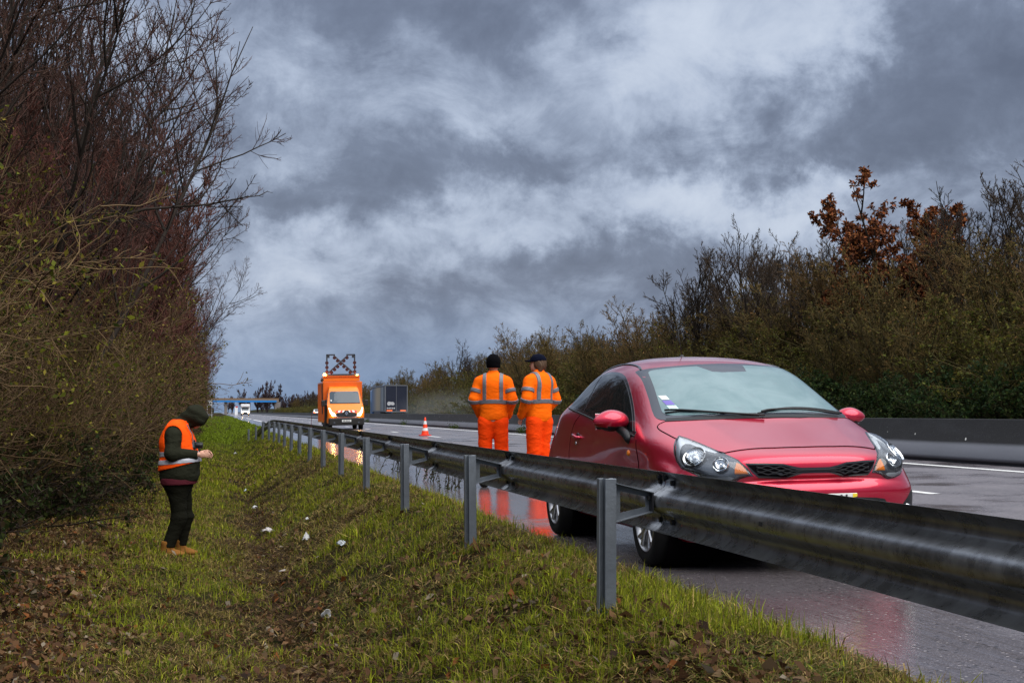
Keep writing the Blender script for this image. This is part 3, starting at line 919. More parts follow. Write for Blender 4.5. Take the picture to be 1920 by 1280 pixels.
for sd_ in (-1, 1):
    pr = Proj('side', sd_)
    d_ = patch('door', DOOR + WINB, pr, m_paint, .0015, .04, .003)
    gapm.append(surf_line(DOOR, pr, .02, .001))
    # handle
    h = MB()
    p0, n0, _ = pr(-2.13, .872); p1, n1_, _ = pr(-1.97, .852)
    pm = (p0 + p1) / 2
    o_ = Vector((0, sd_ * .03, 0))
    h.tube([p0 + Vector((0, -sd_ * .01, 0)), p0 + o_ * .9 + Vector((.02, 0, 0)), pm + o_ * 1.15, p1 + o_ * .9 - Vector((.02, 0, 0)), p1 + Vector((0, -sd_ * .01, 0))], [.012, .015, .016, .015, .012], 10)
    hh = h.build('handle', m_paint, d_, True)
    mb = MB(); mb.lathe([(.001, .002), (.05, .002), (.055, -.004)], (0, 0, 0), 'y', 20)
    cu = mb.build('handle_recess', m_blk, d_); cu.location = pm + Vector((0, sd_ * .004, 0)); cu.scale = (1.1, sd_, .55)
    mb = MB(); mb.lathe([(.001, .004), (.012, .004), (.014, -.002)], (0, 0, 0), 'y', 14)
    kl = mb.build('keyhole', m_chrome, d_, True); q, _, _ = pr(-2.085, .80); kl.location = q; kl.scale = (1, sd_, 1.3)
    # windows
    WIN = smooth_poly([(-.375, .890), (-.75, .920), (-1.3, .968), (-2.07, 1.050), (-2.60, 1.095), (-2.69, 1.108), (-2.62, 1.205), (-2.49, 1.285), (-2.32, 1.342), (-2.05, 1.384), (-1.72, 1.388), (-1.40, 1.366), (-1.14, 1.302), (-.89, 1.185), (-.64, 1.040), (-.46, .928)], 2)
    fr_ = patch('window_frame', WIN, pr, m_gloss, .003, .03, .006)
    I = inset(WIN, .022)
    bp_ = lambda z: -2.075 + (z - 1.05) * .10
    def clipx(poly, keep):   # split along the pillar
        out = []
        n = len(poly)
        for i in range(n):
            a, b_ = poly[i], poly[(i + 1) % n]
            da, db = keep * (a[0] - bp_(a[1])) - .028, keep * (b_[0] - bp_(b_[1])) - .028
            if da >= 0: out.append(a)
            if da * db < 0:
                s_ = da / (da - db); out.append((a[0] + (b_[0] - a[0]) * s_, a[1] + (b_[1] - a[1]) * s_))
        return out
    patch('side_window', clipx(I, 1), pr, m_glass, .0055, .03, .003)
    patch('side_window', clipx(I, -1), pr, m_glass, .0055, .03, .003)
    mb = MB(); mb.tube(surf_line(smooth_line([(-.40, .888), (-1.3, .963), (-2.07, 1.045), (-2.63, 1.092)], 2), pr, .05, .006), .007, 6)
    mb.build('window_trim', m_blk, car, True)
    # side indicator
    q, nm, _ = pr(-.50, .765)
    mb = MB(); mb.lathe([(.001, .014), (.018, .012), (.026, .004), (.028, -.004)], (0, 0, 0), 'y', 18)
    si = mb.build('side_indicator', m_amber, car, True); si.location = q; si.scale = (1.25, sd_, .9)
    # mirror
    mb = MB(); bmm = mb.bm
    r = bmesh.ops.create_uvsphere(bmm, u_segments=28, v_segments=18, radius=1)
    for v in bmm.verts:
        x, y, z = v.co
        tpr = 1 - .30 * max(0, y) ** 1.5
        fx = .075 if x > 0 else .045
        v.co = (x * fx * tpr + (0.0), y * .125, z * .078 * tpr * (1 if z > 0 else .85))
    for f in bmm.faces: f.material_index = 1 if f.calc_center_median().z < -.036 else 0
    mi = mb.build('mirror', [m_paint, m_blk], car, True)
    mi.location = (-.665, sd_ * .935, .995); mi.scale = (1.12, sd_ * 1.12, 1.12) if sd_ < 0 else (.95, .92, .95); mi.rotation_euler = (0, 0, sd_ * -.12)
    mb = MB(); mb.box((-.044, -.004, 0), (.004, .19, .105), bev=.001); mb.build('mirror_glass', m_chrome, mi)
    mb = MB()
    q, _, _ = pr(-.50, .855)
    mb.tube([(-.64, sd_ * .885, .945), (-.585, sd_ * .850, .905), (q.x, q.y, q.z + .01), (q.x, q.y - sd_ * .02, q.z)], [.030, .032, .034, .034], 10)
    mb.build('mirror_stalk', m_blk, car, True)
    # roof ditch strip
    mb = MB(); mb.tube(surf_line(smooth_line([(-1.12, sd_ * .560), (-1.25, sd_ * .535), (-1.55, sd_ * .515), (-2.0, sd_ * .505), (-2.5, sd_ * .49), (-2.8, sd_ * .46)], 2), PT_, .05, .0), .011, 6)
    mb.build('roof_strip', m_gloss, car, True)
    # headlight
    pl = Proj('lamp', sd_)
    OUT = [(.201, .171), (.145, .152), (.057, .114), (-.023, .076), (-.104, .038), (-.184, -.002), (-.241, -.057), (-.276, -.107), (-.241, -.110), (-.197, -.123), (-.161, -.143), (-.131, -.155), (-.073, -.149), (.015, -.132), (.073, -.106), (.139, -.075), (.183, -.056), (.216, -.008), (.234, .051), (.235, .103), (.223, .144)]
    hl = patch('headlight', OUT, pl, m_gloss, .002, .015, .004)
    patch('lamp_base', inset(OUT, .007), pl, m_hlin, .004, .015, .003, hl)
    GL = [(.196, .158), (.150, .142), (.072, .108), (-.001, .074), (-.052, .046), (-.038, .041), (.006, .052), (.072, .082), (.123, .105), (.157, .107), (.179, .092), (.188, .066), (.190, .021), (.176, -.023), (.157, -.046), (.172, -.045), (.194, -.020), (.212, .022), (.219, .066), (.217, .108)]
    patch('painted_gleam', GL, pl, mat('gleam_trim_white', (.80, .84, .88), .30, .0) if 'gleam_trim_white' not in bpy.data.materials else bpy.data.materials['gleam_trim_white'], .006, .012, .003, hl)  # white patch paints the sky gleam along the lens's upper edge
    LOW = [(.160, -.052), (.124, -.068), (.073, -.092), (.026, -.107), (-.037, -.115), (-.128, -.113), (-.155, -.118), (-.140, -.130), (-.091, -.142), (0, -.126), (.070, -.100), (.130, -.070)]
    patch('lower_trim', LOW, pl, bpy.data.materials['gleam_trim_white'], .006, .012, .003, hl)
    AMB = [(-.173, -.022), (-.198, -.034), (-.225, -.063), (-.243, -.094), (-.158, -.096), (-.160, -.062)]
    patch('indicator', AMB, pl, m_amber, .010, .010, .008, hl)
    for (cu_, cv_, rr) in ((.088, .006, .076), (-.076, -.040, .050)):
        loc, nm, d = pl(cu_, cv_)
        fwd = (Vector((1, sd_ * -.0, .05)).normalized() * .6 - d * .4).normalized()
        mb = MB(); mb.mi = 0
        mb.lathe([(rr * 1.0, .000), (rr * 1.06, .004), (rr * 1.0, .008), (rr * .95, .004), (rr * .80, -.006), (rr * .55, -.012), (rr * .28, -.014), (rr * .26, .004), (rr * .16, .008), (.001, .009)], (0, 0, 0), 'z', 40, closed=True)
        if rr > .06:
            for k in range(26):   # ribs of the reflector
                a = 2 * pi * k / 26
                mb.box((rr * .68 * cos(a), rr * .68 * sin(a), -.006), (rr * .42, .0035, .006), Matrix.Rotation(a, 3, 'Z'))
        bo = mb.build('reflector', m_chrome, hl, angle=.6)
        q = (-d).to_track_quat('Z', 'Y') if True else None
        nmq = (nm * .85 - d * .15).normalized().to_track_quat('Z', 'Y')
        bo.rotation_mode = 'QUATERNION'; bo.rotation_quaternion = nmq; bo.location = loc + nm * .0235
    patch('lens', inset(OUT, .004), pl, m_lens, .003, .013, .002, hl, bulge=.034)
    # tail lamp
    TLP = smooth_poly([(-2.93, .93), (-3.03, .95), (-3.12, .80), (-3.12, .68), (-2.98, .72)], 2)
    patch('tail_light', TLP, pr, mat('tail_red', (.5, .01, .01), .1, coat=1) if 'tail_red' not in bpy.data.materials else bpy.data.materials['tail_red'], .004, .03)
    # fog recess
    FOG = [(sd_ * y, z) for y, z in smooth_poly([(.815, .500), (.765, .515), (.690, .445), (.610, .375), (.58, .31), (.70, .28), (.815, .29)], 2)]
    fg = patch('fog_recess', FOG, PF, m_blk, .003, .02)
    mb = MB(); mb.lathe([(.036, 0), (.040, .008), (.034, .010), (.020, .002), (.001, .0)], (0, 0, 0), 'x', 20, closed=True)
    fl_ = mb.build('fog_lamp', m_chrome, fg, True); q, nm, _ = PF(sd_ * .70, .385); fl_.location = q + nm * .006
    # wheel wells and wheels
    for ax in (0, -2.57):
        mb = MB()
        prof = [(AR, .835), (AR, .50), (.02, .495)]
        mb.lathe([(r_, sd_ * h) for r_, h in prof], (ax, 0, .31), 'y', 40, closed=True)
        mb.build('wheel_arch_liner', m_gap, car, True)
        wh = empty('wheel', (ax, sd_ * (.80 if ax == 0 else .815), .312)); wh.parent = car
        TW = .098
        tp_ = [(.212, -TW), (.25, -TW - .008), (.285, -TW - .004), (.303, -TW + .012), (.312, -TW + .035), (.312, TW - .035), (.303, TW - .012), (.285, TW + .004), (.25, TW + .008), (.212, TW)]
        mb = MB(); mb.lathe([(r_, sd_ * h) for r_, h in tp_], (0, 0, 0), 'y', 56, closed=True)
        mb.build('tyre', m_tyre, wh, True)
        mb = MB()
        mb.lathe([(.214, sd_ * TW), (.208, sd_ * (TW + .004)), (.200, sd_ * (TW - .002)), (.192, sd_ * (TW - .03)), (.185, sd_ * -TW)], (0, 0, 0), 'y', 56, closed=True)
        for k in range(5):
            for dd in (-.115, .115):
                a = 2 * pi * k / 5 + .25 + dd
                pts = [(.035 * cos(a - dd * 1.2), sd_ * (TW - .028), .035 * sin(a - dd * 1.2)), (.11 * cos(a - dd * .5), sd_ * (TW - .018), .11 * sin(a - dd * .5)), (.197 * cos(a + dd * .8), sd_ * (TW - .010), .197 * sin(a + dd * .8))]
                mb.tube(pts, [.019, .014, .015], 8)
        mb.lathe([(.001, sd_ * (TW - .004)), (.030, sd_ * (TW - .006)), (.052, sd_ * (TW - .018)), (.058, sd_ * (TW - .045))], (0, 0, 0), 'y', 30, closed=True)
        mb.build('rim', m_alloy, wh, angle=.7)
        mb = MB(); mb.lathe([(.001, sd_ * .02), (.13, sd_ * .02), (.13, sd_ * -.0)], (0, 0, 0), 'y', 30, closed=True); mb.build('brake_disc', m_bolt, wh)
mb = MB()
for i_, ln in enumerate(gapm): mb.tube(ln, .0042 if i_ == 0 else .003, 5)
bmesh.ops.recalc_face_normals(mb.bm, faces=mb.bm.faces)
gm = bpy.data.meshes.new('gap'); mb.bm.to_mesh(gm); mb.bm.free()
bm = bmesh.new(); bm.from_mesh(body.data); nf = len(bm.faces); bm.from_mesh(gm); bm.faces.ensure_lookup_table()
for f in bm.faces[nf:]: f.material_index = 1
bm.to_mesh(body.data); bm.free(); body.data.materials.append(m_gap)

# ---- windscreen
WS = [(0, 1.012), (.25, 1.010), (.46, 1.004)] + smooth_line([(.46, 1.004), (.64, .998), (.700, 1.008), (.680, 1.075)], 2)[1:] + [(.655, 1.145), (.630, 1.225), (.605, 1.305)] + smooth_line([(.605, 1.305), (.590, 1.352), (.575, 1.378), (.50, 1.392)], 2)[1:] + [(.40, 1.402), (.20, 1.416), (0, 1.420)]
WS = WS + [(-y, z) for y, z in WS[-2:0:-1]]
WS = [(y * 1.024, z) for y, z in WS]
ws = patch('windscreen', WS, PF, m_wsb, .003, .03, .004)
IN = [(0, 1.042), (.25, 1.040), (.46, 1.034)] + smooth_line([(.46, 1.034), (.60, 1.030), (.645, 1.045), (.628, 1.10)], 2)[1:] + [(.590, 1.22)] + smooth_line([(.590, 1.22), (.558, 1.325), (.535, 1.370), (.46, 1.380)], 2)[1:] + [(.36, 1.390), (.22, 1.398)]
NOTCH = [(.13, 1.350), (-.06, 1.346), (-.13, 1.352), (-.20, 1.398)]
INP = IN + [(.155, 1.400)] + NOTCH + [(-y, z) for y, z in IN[-2:0:-1]]
INP = [(y * 1.024, z) for y, z in INP]
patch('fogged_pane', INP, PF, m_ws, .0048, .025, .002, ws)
for (y0, z0, w_, h_, mt, nm_) in ((-.585, 1.160, .022, .014, m_white, 'sticker'), (-.580, 1.122, .026, .016, mat('sticker_violet', (.16, .12, .42), .4), 'sticker'), (-.574, 1.084, .028, .018, mat('sticker_pale', (.50, .68, .66), .4), 'sticker')):
    patch(nm_, [(y0 - w_, z0 - h_), (y0 + w_, z0 - h_), (y0 + w_ - .006, z0 + h_), (y0 - w_ - .006, z0 + h_)], PF, mt, .007, .02, .001, ws)
for pts, bl in (([(-.02, 1.008), (-.30, 1.030), (-.58, 1.060), (-.64, 1.055)], [(-.645, 1.045), (-.50, 1.062), (-.20, 1.030), (-.05, 1.022)]),
                ([(.60, 1.008), (.30, 1.050), (.05, 1.050), (-.02, 1.035)], [(.66, 1.020), (.40, 1.062), (.15, 1.068), (-.05, 1.030)])):
    mb = MB(); mb.tube(surf_line(smooth_line(pts, 2), PF, .04, .022), .008, 6); mb.tube(surf_line(smooth_line(bl, 2), PF, .04, .012), .007, 6)
    mb.build('wiper', m_blk, car, True)
CWL = [(.68, .992), (.46, 1.000), (0, 1.010), (-.46, 1.000), (-.68, .992), (-.66, 1.012), (-.46, 1.024), (0, 1.030), (.46, 1.024), (.66, 1.012)]
patch('cowl_grille', CWL, PF, m_blk, .0055, .03, .003)
# ---- grille with mesh
G = [(0, .688), (.10, .689), (.155, .700), (.215, .716), (.33, .722), (.445, .722), (.415, .668), (.375, .630), (.20, .622), (.14, .640), (.09, .652), (0, .654)]
G = G + [(-y, z) for y, z in G[-2:0:-1]]
gr = patch('grille', G, PF, m_gloss, .006, .02, .006)
GI = inset(G, .012)
patch('grille_opening', GI, PF, m_gap, .0065, .02, .002, gr)
mb = MB()
def gtop(y):
    y = abs(y); return float(np.interp(y, [0, .10, .155, .215, .33, .43], [.688, .689, .700, .716, .722, .722])) - .012
def gbot(y):
    y = abs(y); return float(np.interp(y, [0, .09, .14, .20, .375, .42], [.654, .652, .640, .622, .630, .66])) + .012
for row in range(1, 5):
    pts = []
    for yy in np.arange(-.385, .386, .0075):
        fz = row / 5 + .075 * sin(2 * pi * yy / .085 + row * pi)
        z = gbot(yy) + (gtop(yy) - gbot(yy)) * fz
        pts.append((yy, z))
    mb.tube(surf_line(pts, PF, .02, .011), .0042, 5)
mb.build('grille_mesh', mat('mesh_dark', (.010, .0105, .013), .55, spec=.2), gr, True)
INT = smooth_poly([(-.47, .490), (.47, .490), (.53, .43), (.44, .30), (-.44, .30), (-.53, .43)], 2)
it = patch('air_intake', INT, PF, m_blk, .003, .03)
# number plate
mb = MB(); mb.box((0, 0, 0), (.012, .52, .112), bev=.003)
plate = mb.build('number_plate', m_white, car); plate.location = (.866, 0, .462)
mb = MB(); mb.box((.0075, .243, 0), (.003, .030, .106)); mb.build('yellow_band', m_yel, plate)
mb = MB(); mb.box((.0075, -.243, 0), (.003, .030, .106)); mb.build('blue_band', mat('plate_blue', (.02, .06, .40), .4), plate)
def text_mesh(name, s, size, m, parent, loc, rot, ext=.0008, align='CENTER', sx=1.0):
    cu = bpy.data.curves.new(name, 'FONT'); cu.body = s; cu.size = size; cu.extrude = ext; cu.align_x = align; cu.align_y = 'CENTER'; cu.space_character = 1.05
    o = bpy.data.objects.new('tmp', cu); COL.objects.link(o)
    dg = bpy.context.evaluated_depsgraph_get(); dg.update()
    me = bpy.data.meshes.new_from_object(o.evaluated_get(dg)); bpy.data.objects.remove(o)
    oo = link(name, me, parent, [m]); oo.location = loc; oo.rotation_euler = rot; oo.scale = (sx, 1, 1)
    return oo
mb = MB(); mb.box((.0095, .236, .020), (.002, .006, .022), Matrix.Rotation(-.4, 3, 'X')); mb.box((.0095, .245, .022), (.002, .006, .022), Matrix.Rotation(-.4, 3, 'X')); mb.box((.0095, .254, .024), (.002, .006, .022), Matrix.Rotation(-.4, 3, 'X'))
mb.build('plate_mark', mat('ink', (.02, .015, .015), .5), plate)
mb = MB(); mb.box((.0085, .185, .012), (.002, .012, .072)); mb.box((.0085, .150, .012), (.002, .012, .072)); mb.box((.0085, .167, .012), (.002, .035, .012)); mb.build('plate_character', bpy.data.materials['ink'], plate)
# aerial
q, nm, _ = PT_(-1.75, -.02)
mb = MB(); mb.lathe([(.001, .02), (.014, .016), (.022, 0)], tuple(q), 'z', 14, closed=True); mb.tube([q + Vector((0, 0, .01)), q + Vector((-.13, 0, .33))], [.004, .002], 6)
mb.build('aerial', m_blk, car, True)
# dark underside
mb = MB(); mb.box((-1.2, 0, .235), (3.5, 1.36, .05)); mb.build('underbody', m_gap, car)
# ================================================================== vegetation
m_twig = attr_mat('bark', .85)
m_leaf = attr_mat('leaf', .55, trans=.3)
m_grass = attr_mat('grass_blade', .6, trans=.25)
UPV = np.array([0, 0, 1.0])
def nrm(a): return a / (np.linalg.norm(a, axis=-1, keepdims=True) + 1e-9)
def grow(r, st, d, L, nseg, wander, up):
    p = st.copy(); d = nrm(d); P = [p]
    for s_ in range(nseg):
        d = nrm(d + wander * r.normal(size=d.shape) + up * UPV)
        p = p + d * (L / nseg)[:, None]
        P.append(p)
    return np.stack(P, 1)
def children(r, P, nchild, t0, t1, ang, Lr, Lj=.35):
    """nchild side shoots per parent polyline"""
    N, n, _ = P.shape
    t = r.uniform(t0, t1, (N, nchild)) * (n - 1)
    i = np.clip(t.astype(int), 0, n - 2); f = (t - i)[..., None]
    a = np.take_along_axis(P, i[..., None].repeat(3, -1), 1); b_ = np.take_along_axis(P, (i + 1)[..., None].repeat(3, -1), 1)
    st = (a * (1 - f) + b_ * f).reshape(-1, 3); tg = nrm((b_ - a).reshape(-1, 3))
    rv = nrm(np.cross(tg, r.normal(size=tg.shape)))
    an = np.radians(ang) * r.uniform(.65, 1.35, len(tg))[:, None]
    d = tg * np.cos(an) + rv * np.sin(an)
    ln = np.linalg.norm(P[:, -1] - P[:, 0], axis=1)
    L = (Lr * ln[:, None] * (1.15 - .75 * t / (n - 1))).reshape(-1) * r.uniform(1 - Lj, 1 + Lj, len(st))
    return st, d, L
def tubes(P, R, k):
    N, n, _ = P.shape
    T = np.empty_like(P); T[:, 1:-1] = P[:, 2:] - P[:, :-2]; T[:, 0] = P[:, 1] - P[:, 0]; T[:, -1] = P[:, -1] - P[:, -2]
    T = nrm(T)
    ref = np.where(np.abs(T[:, :1, 2:3]) > .8, np.array([1., 0, 0]), np.array([0, 0, 1.]))
    A = nrm(np.cross(T, np.broadcast_to(ref, T.shape))); B = np.cross(T, A)
    a = np.arange(k) * 2 * pi / k
    V = P[:, :, None] + R[:, :, None, None] * (A[:, :, None] * np.cos(a)[:, None] + B[:, :, None] * np.sin(a)[:, None])
    idx = np.arange(N * n * k).reshape(N, n, k)
    j = (np.arange(k) + 1) % k
    Q = np.stack([idx[:, :-1], idx[:, :-1][..., j], idx[:, 1:][..., j], idx[:, 1:]], -1).reshape(-1, 4)
    return V.reshape(-1, 3), Q
class TM:
    def __init__(s): s.V = []; s.Q = []; s.C = []; s.n = 0
    def add(s, V, Q, col, r, jit=.3):
        """col: base colour, jittered per element block"""
        s.V.append(V); s.Q.append(Q + s.n); s.n += len(V)
        s.C.append(col)
    def tubes(s, P, r0, r1, k, col, r, jit=.35):
        N, n, _ = P.shape
        r0 = np.broadcast_to(np.asarray(r0, float), (N,)); r1 = np.broadcast_to(np.asarray(r1, float), (N,))
        t = np.linspace(0, 1, n)
        R = r0[:, None] * (1 - t) + r1[:, None] * t
        V, Q = tubes(P, R, k)
        c = np.array(col) * (1 + jit * r.uniform(-1, 1, (N, 1)))
        c = np.repeat(c, n * k, 0)
        s.add(V, Q, c, r)
    def leaves(s, ctr, size, cols, r, droop=0.0, asp=.27):
        N = len(ctr)
        a = nrm(r.normal(size=(N, 3)) - np.array([0, 0, droop])); b_ = nrm(np.cross(a, r.normal(size=(N, 3)))); c = np.cross(a, b_)
        L = size * r.uniform(.6, 1.35, N)[:, None]
        p0 = ctr; p1 = ctr + a * L * .5 + b_ * L * asp + c * L * .12; p2 = ctr + a * L + c * L * r.uniform(-.2, .2, (N, 1)); p3 = ctr + a * L * .5 - b_ * L * asp + c * L * .12
        V = np.stack([p0, p1, p2, p3], 1).reshape(-1, 3)
        Q = np.arange(4 * N).reshape(N, 4)
        col = np.array(cols)[r.integers(0, len(cols), N)] * r.uniform(.6, 1.4, (N, 1))
        s.add(V, Q, np.repeat(col, 4, 0), r)
    def mesh(s, name):
        me = mesh_np(name, np.concatenate(s.V), np.concatenate(s.Q)); vcol(me, np.concatenate(s.C))
        return me
def sub(P, t0, t1, n, r):
    """random points on polylines"""
    N, k, _ = P.shape
    i0 = r.integers(0, N, n); t = r.uniform(t0, t1, n) * (k - 1); i = np.clip(t.astype(int), 0, k - 2); f = (t - i)[:, None]
    return P[i0, i] * (1 - f) + P[i0, i + 1] * f
def make_tree(seed, H=10, stems=1, spread=12, n1=14, n2=9, n3=6, a1=45, up1=.12, up2=.10, rb=.10, rt=.006, bark=(.045, .034, .026), twig=(.050, .034, .028), lean=(0, 0), leaves=0, lcol=None, lsize=.08, L1=.33, L2=.38, L3=.42, t1=.22, wander=.07):
    r = np.random.default_rng(seed)
    az = r.uniform(0, 2 * pi, stems); sp = np.radians(spread) * r.uniform(.25, 1.2, stems)
    if stems == 1: sp *= .3
    d = np.stack([np.sin(sp) * np.cos(az) + lean[0], np.sin(sp) * np.sin(az) + lean[1], np.cos(sp)], 1)
    st = np.stack([.18 * np.cos(az) * (stems > 1), .18 * np.sin(az) * (stems > 1), np.full(stems, -.25)], 1)
    P0 = grow(r, st, d, H * r.uniform(.75, 1.0, stems), 9, wander, .03)
    a = TM(); a.tubes(P0, rb * r.uniform(.7, 1.1, stems), rb * .10, 6, bark, r)
    s1, d1, l1 = children(r, P0, n1, t1, .97, a1, L1)
    P1 = grow(r, s1, d1, l1, 6, wander * 1.3, up1); a.tubes(P1, np.clip(.012 * l1, .006, .05) * (rb / .1), rt * 1.3, 4, bark, r)
    c = TM()
    s2, d2, l2 = children(r, P1, n2, .15, 1.0, 42, L2); P2_ = grow(r, s2, d2, l2, 4, wander * 1.6, up2); c.tubes(P2_, rt * 1.5, rt, 3, twig, r)
    if n3:
        s3, d3, l3 = children(r, P2_, n3, .15, 1.0, 38, L3); P3_ = grow(r, s3, d3, l3, 2, wander * 2, up2); c.tubes(P3_, rt, rt * .6, 3, twig, r)
    else: P3_ = P2_
    if leaves:
        pts = sub(P3_, .2, 1, leaves, r) + r.normal(size=(leaves, 3)) * .04
        c.leaves(pts, lsize, lcol, r)
    return a.mesh('trunk'), c.mesh('crown')
def make_shrub(seed, H=3.5, R=1.6, stems=26, n1=9, n2=7, rt=.006, twig=(.050, .036, .026), leaves=2500, lcol=((.10, .11, .014), (.055, .07, .012), (.16, .13, .02)), lsize=.06, arch=-.05, spread=38, L1=.42, L2=.45):
    r = np.random.default_rng(seed)
    az = r.uniform(0, 2 * pi, stems); sp = np.radians(spread) * np.sqrt(r.uniform(.02, 1.3, stems))
    d = np.stack([np.sin(sp) * np.cos(az), np.sin(sp) * np.sin(az), np.cos(sp)], 1)
    rr = R * .45 * np.sqrt(r.uniform(0, 1, stems))
    st = np.stack([rr * np.cos(az), rr * np.sin(az), np.full(stems, -.2)], 1)
    P0 = grow(r, st, d, H * r.uniform(.65, 1.15, stems), 7, .10, arch)
    a = TM(); a.tubes(P0, rt * 2.6, rt, 4, tuple(.85 * q for q in twig), r)
    s1, d1, l1 = children(r, P0, n1, .12, 1, 48, L1); P1 = grow(r, s1, d1, l1, 4, .16, .02); 
    c = TM(); c.tubes(P1, rt * 1.3, rt * .8, 3, twig, r)
    s2, d2, l2 = children(r, P1, n2, .1, 1, 45, L2); P2_ = grow(r, s2, d2, l2, 2, .25, .03); c.tubes(P2_, rt * .9, rt * .6, 3, twig, r)
    f = TM()
    if leaves:
        pts = sub(P2_, .2, 1, leaves, r) + r.normal(size=(leaves, 3)) * .03
        f.leaves(pts, lsize, lcol, r)
    return a.mesh('stems'), c.mesh('twigs'), (f.mesh('foliage') if leaves else None)

PROTO = {}
def proto_tree(key, **kw): PROTO[key] = ('tree', make_tree(**kw))
def proto_shrub(key, **kw): PROTO[key] = ('shrub', make_shrub(**kw))
def plant(key, name, loc, rz, sc, label, cat, group=None, tilt=(0, 0)):
    kind, ms = PROTO[key]
    e = empty(name, loc, rz, label, cat, group)
    e.rotation_euler = (tilt[0], tilt[1], rz)
    e.scale = sc if hasattr(sc, '__len__') else (sc, sc, sc)
    names = ('trunk', 'crown') if kind == 'tree' else ('stems', 'twigs', 'foliage')
    for nm_, me in zip(names, ms):
        if me is None: continue
        o = bpy.data.objects.new(nm_, me); COL.objects.link(o); o.parent = e
        if not me.materials: me.materials.append(m_leaf if nm_ == 'foliage' else m_twig)
    return e
PURP = (.076, .041, .033); RED = (.128, .054, .042); BRN = (.075, .045, .026); OLB = (.060, .050, .022); DRK = (.030, .024, .020)
for i in range(4):
    proto_tree('hedge_tree%d' % i, seed=100 + i, H=12.5, stems=6, spread=19, n1=17, n2=9, n3=6, a1=40, up1=.13, up2=.09, rb=.075, rt=.0058, bark=DRK, twig=(PURP, (.058, .036, .028), PURP, (.066, .038, .028))[i], L1=.30, t1=.2)
for i in range(2):
    proto_tree('red_brush%d' % i, seed=120 + i, H=8.5, stems=8, spread=18, n1=15, n2=9, n3=5, a1=34, up1=.16, up2=.12, rb=.045, rt=.0085, bark=PURP, twig=RED, L1=.30, t1=.08)
for i in range(3):
    proto_shrub('tangle%d' % i, seed=140 + i, H=(3.9, 3.4, 3.0)[i], R=1.8, stems=34, n1=11, n2=7, rt=.0052, twig=((.115, .074, .036), (.125, .084, .046), (.10, .060, .036))[i], leaves=(4200, 2600, 3000)[i], lsize=.062, spread=25, arch=.0,
                lcol=(((.16, .165, .018), (.085, .095, .012), (.22, .18, .03), (.045, .06, .012)), ((.13, .105, .022), (.17, .14, .024), (.06, .065, .014)), ((.05, .065, .012), (.028, .038, .010), (.10, .10, .018)))[i])
proto_shrub('dark_under', seed=150, H=1.7, R=1.6, stems=26, n1=9, n2=6, rt=.006, twig=(.030, .022, .017), leaves=3600, lsize=.075, lcol=((.022, .034, .010), (.035, .045, .012), (.05, .035, .018)), spread=60)

rv = random.Random(5)
LT = 'bare twiggy tree in the tall dense row along the left verge'
# nearest ones by hand, then the row
def g0(x, y): return float(ground_z(np.array([x]), np.array([y]))[0])
row = []
y = 13.0
while y < 175:
    stp = 2.6 if y < 45 else (3.4 if y < 90 else 5.5)
    row.append(y); y += stp * rv.uniform(.8, 1.2)
for i, y in enumerate(row):
    far = min(1.0, max(0, (y - 40) / 60))
    # tall tree behind
    key = 'hedge_tree%d' % rv.randrange(4)
    x = rv.uniform(-5.2, -3.7) - (1.2 if y < 22 else 0)
    sc = rv.uniform(.82, 1.06) * (1 - .12 * far)
    plant(key, 'bare_tree', (x, y + rv.uniform(-.8, .8), g0(x, y)), rv.uniform(0, 6.3), (sc, sc, sc * rv.uniform(.95, 1.1)), LT, 'tree', 'bare trees in the left row', (rv.uniform(-.06, .06), rv.uniform(.10, .22)))
    if y > 12 and i % 2 == 0:
        x = rv.uniform(-10.5, -7.5)
        plant('hedge_tree%d' % rv.randrange(4), 'bare_tree', (x, y + rv.uniform(-1, 1), g0(x, y)), rv.uniform(0, 6.3), 1.05, LT, 'tree', 'bare trees in the left row', (0, .05))
    if 29 < y < 80:
        x = rv.uniform(-6.2, -4.4)
        plant('hedge_tree%d' % rv.randrange(4), 'bare_tree', (x, y + 1.3, g0(x, y)), rv.uniform(0, 6.3), (.95, .95, 1.08), LT, 'tree', 'bare trees in the left row', (rv.uniform(-.06, .06), rv.uniform(.08, .18)))
    if y > 24:
        x = rv.uniform(-3.6, -2.6) - (1.0 if y < 32 else 0); sc = rv.uniform(.85, 1.1)
        plant('red_brush%d' % rv.randrange(2), 'red_twig_shrub', (x, y + rv.uniform(-1, 1), g0(x, y)), rv.uniform(0, 6.3), (sc, sc, sc), 'tall brush of reddish purple twigs in the left roadside row', 'shrub', 'reddish brush in the left row', (rv.uniform(-.05, .05), rv.uniform(.04, .13)))
yy = 12.5
k = 0
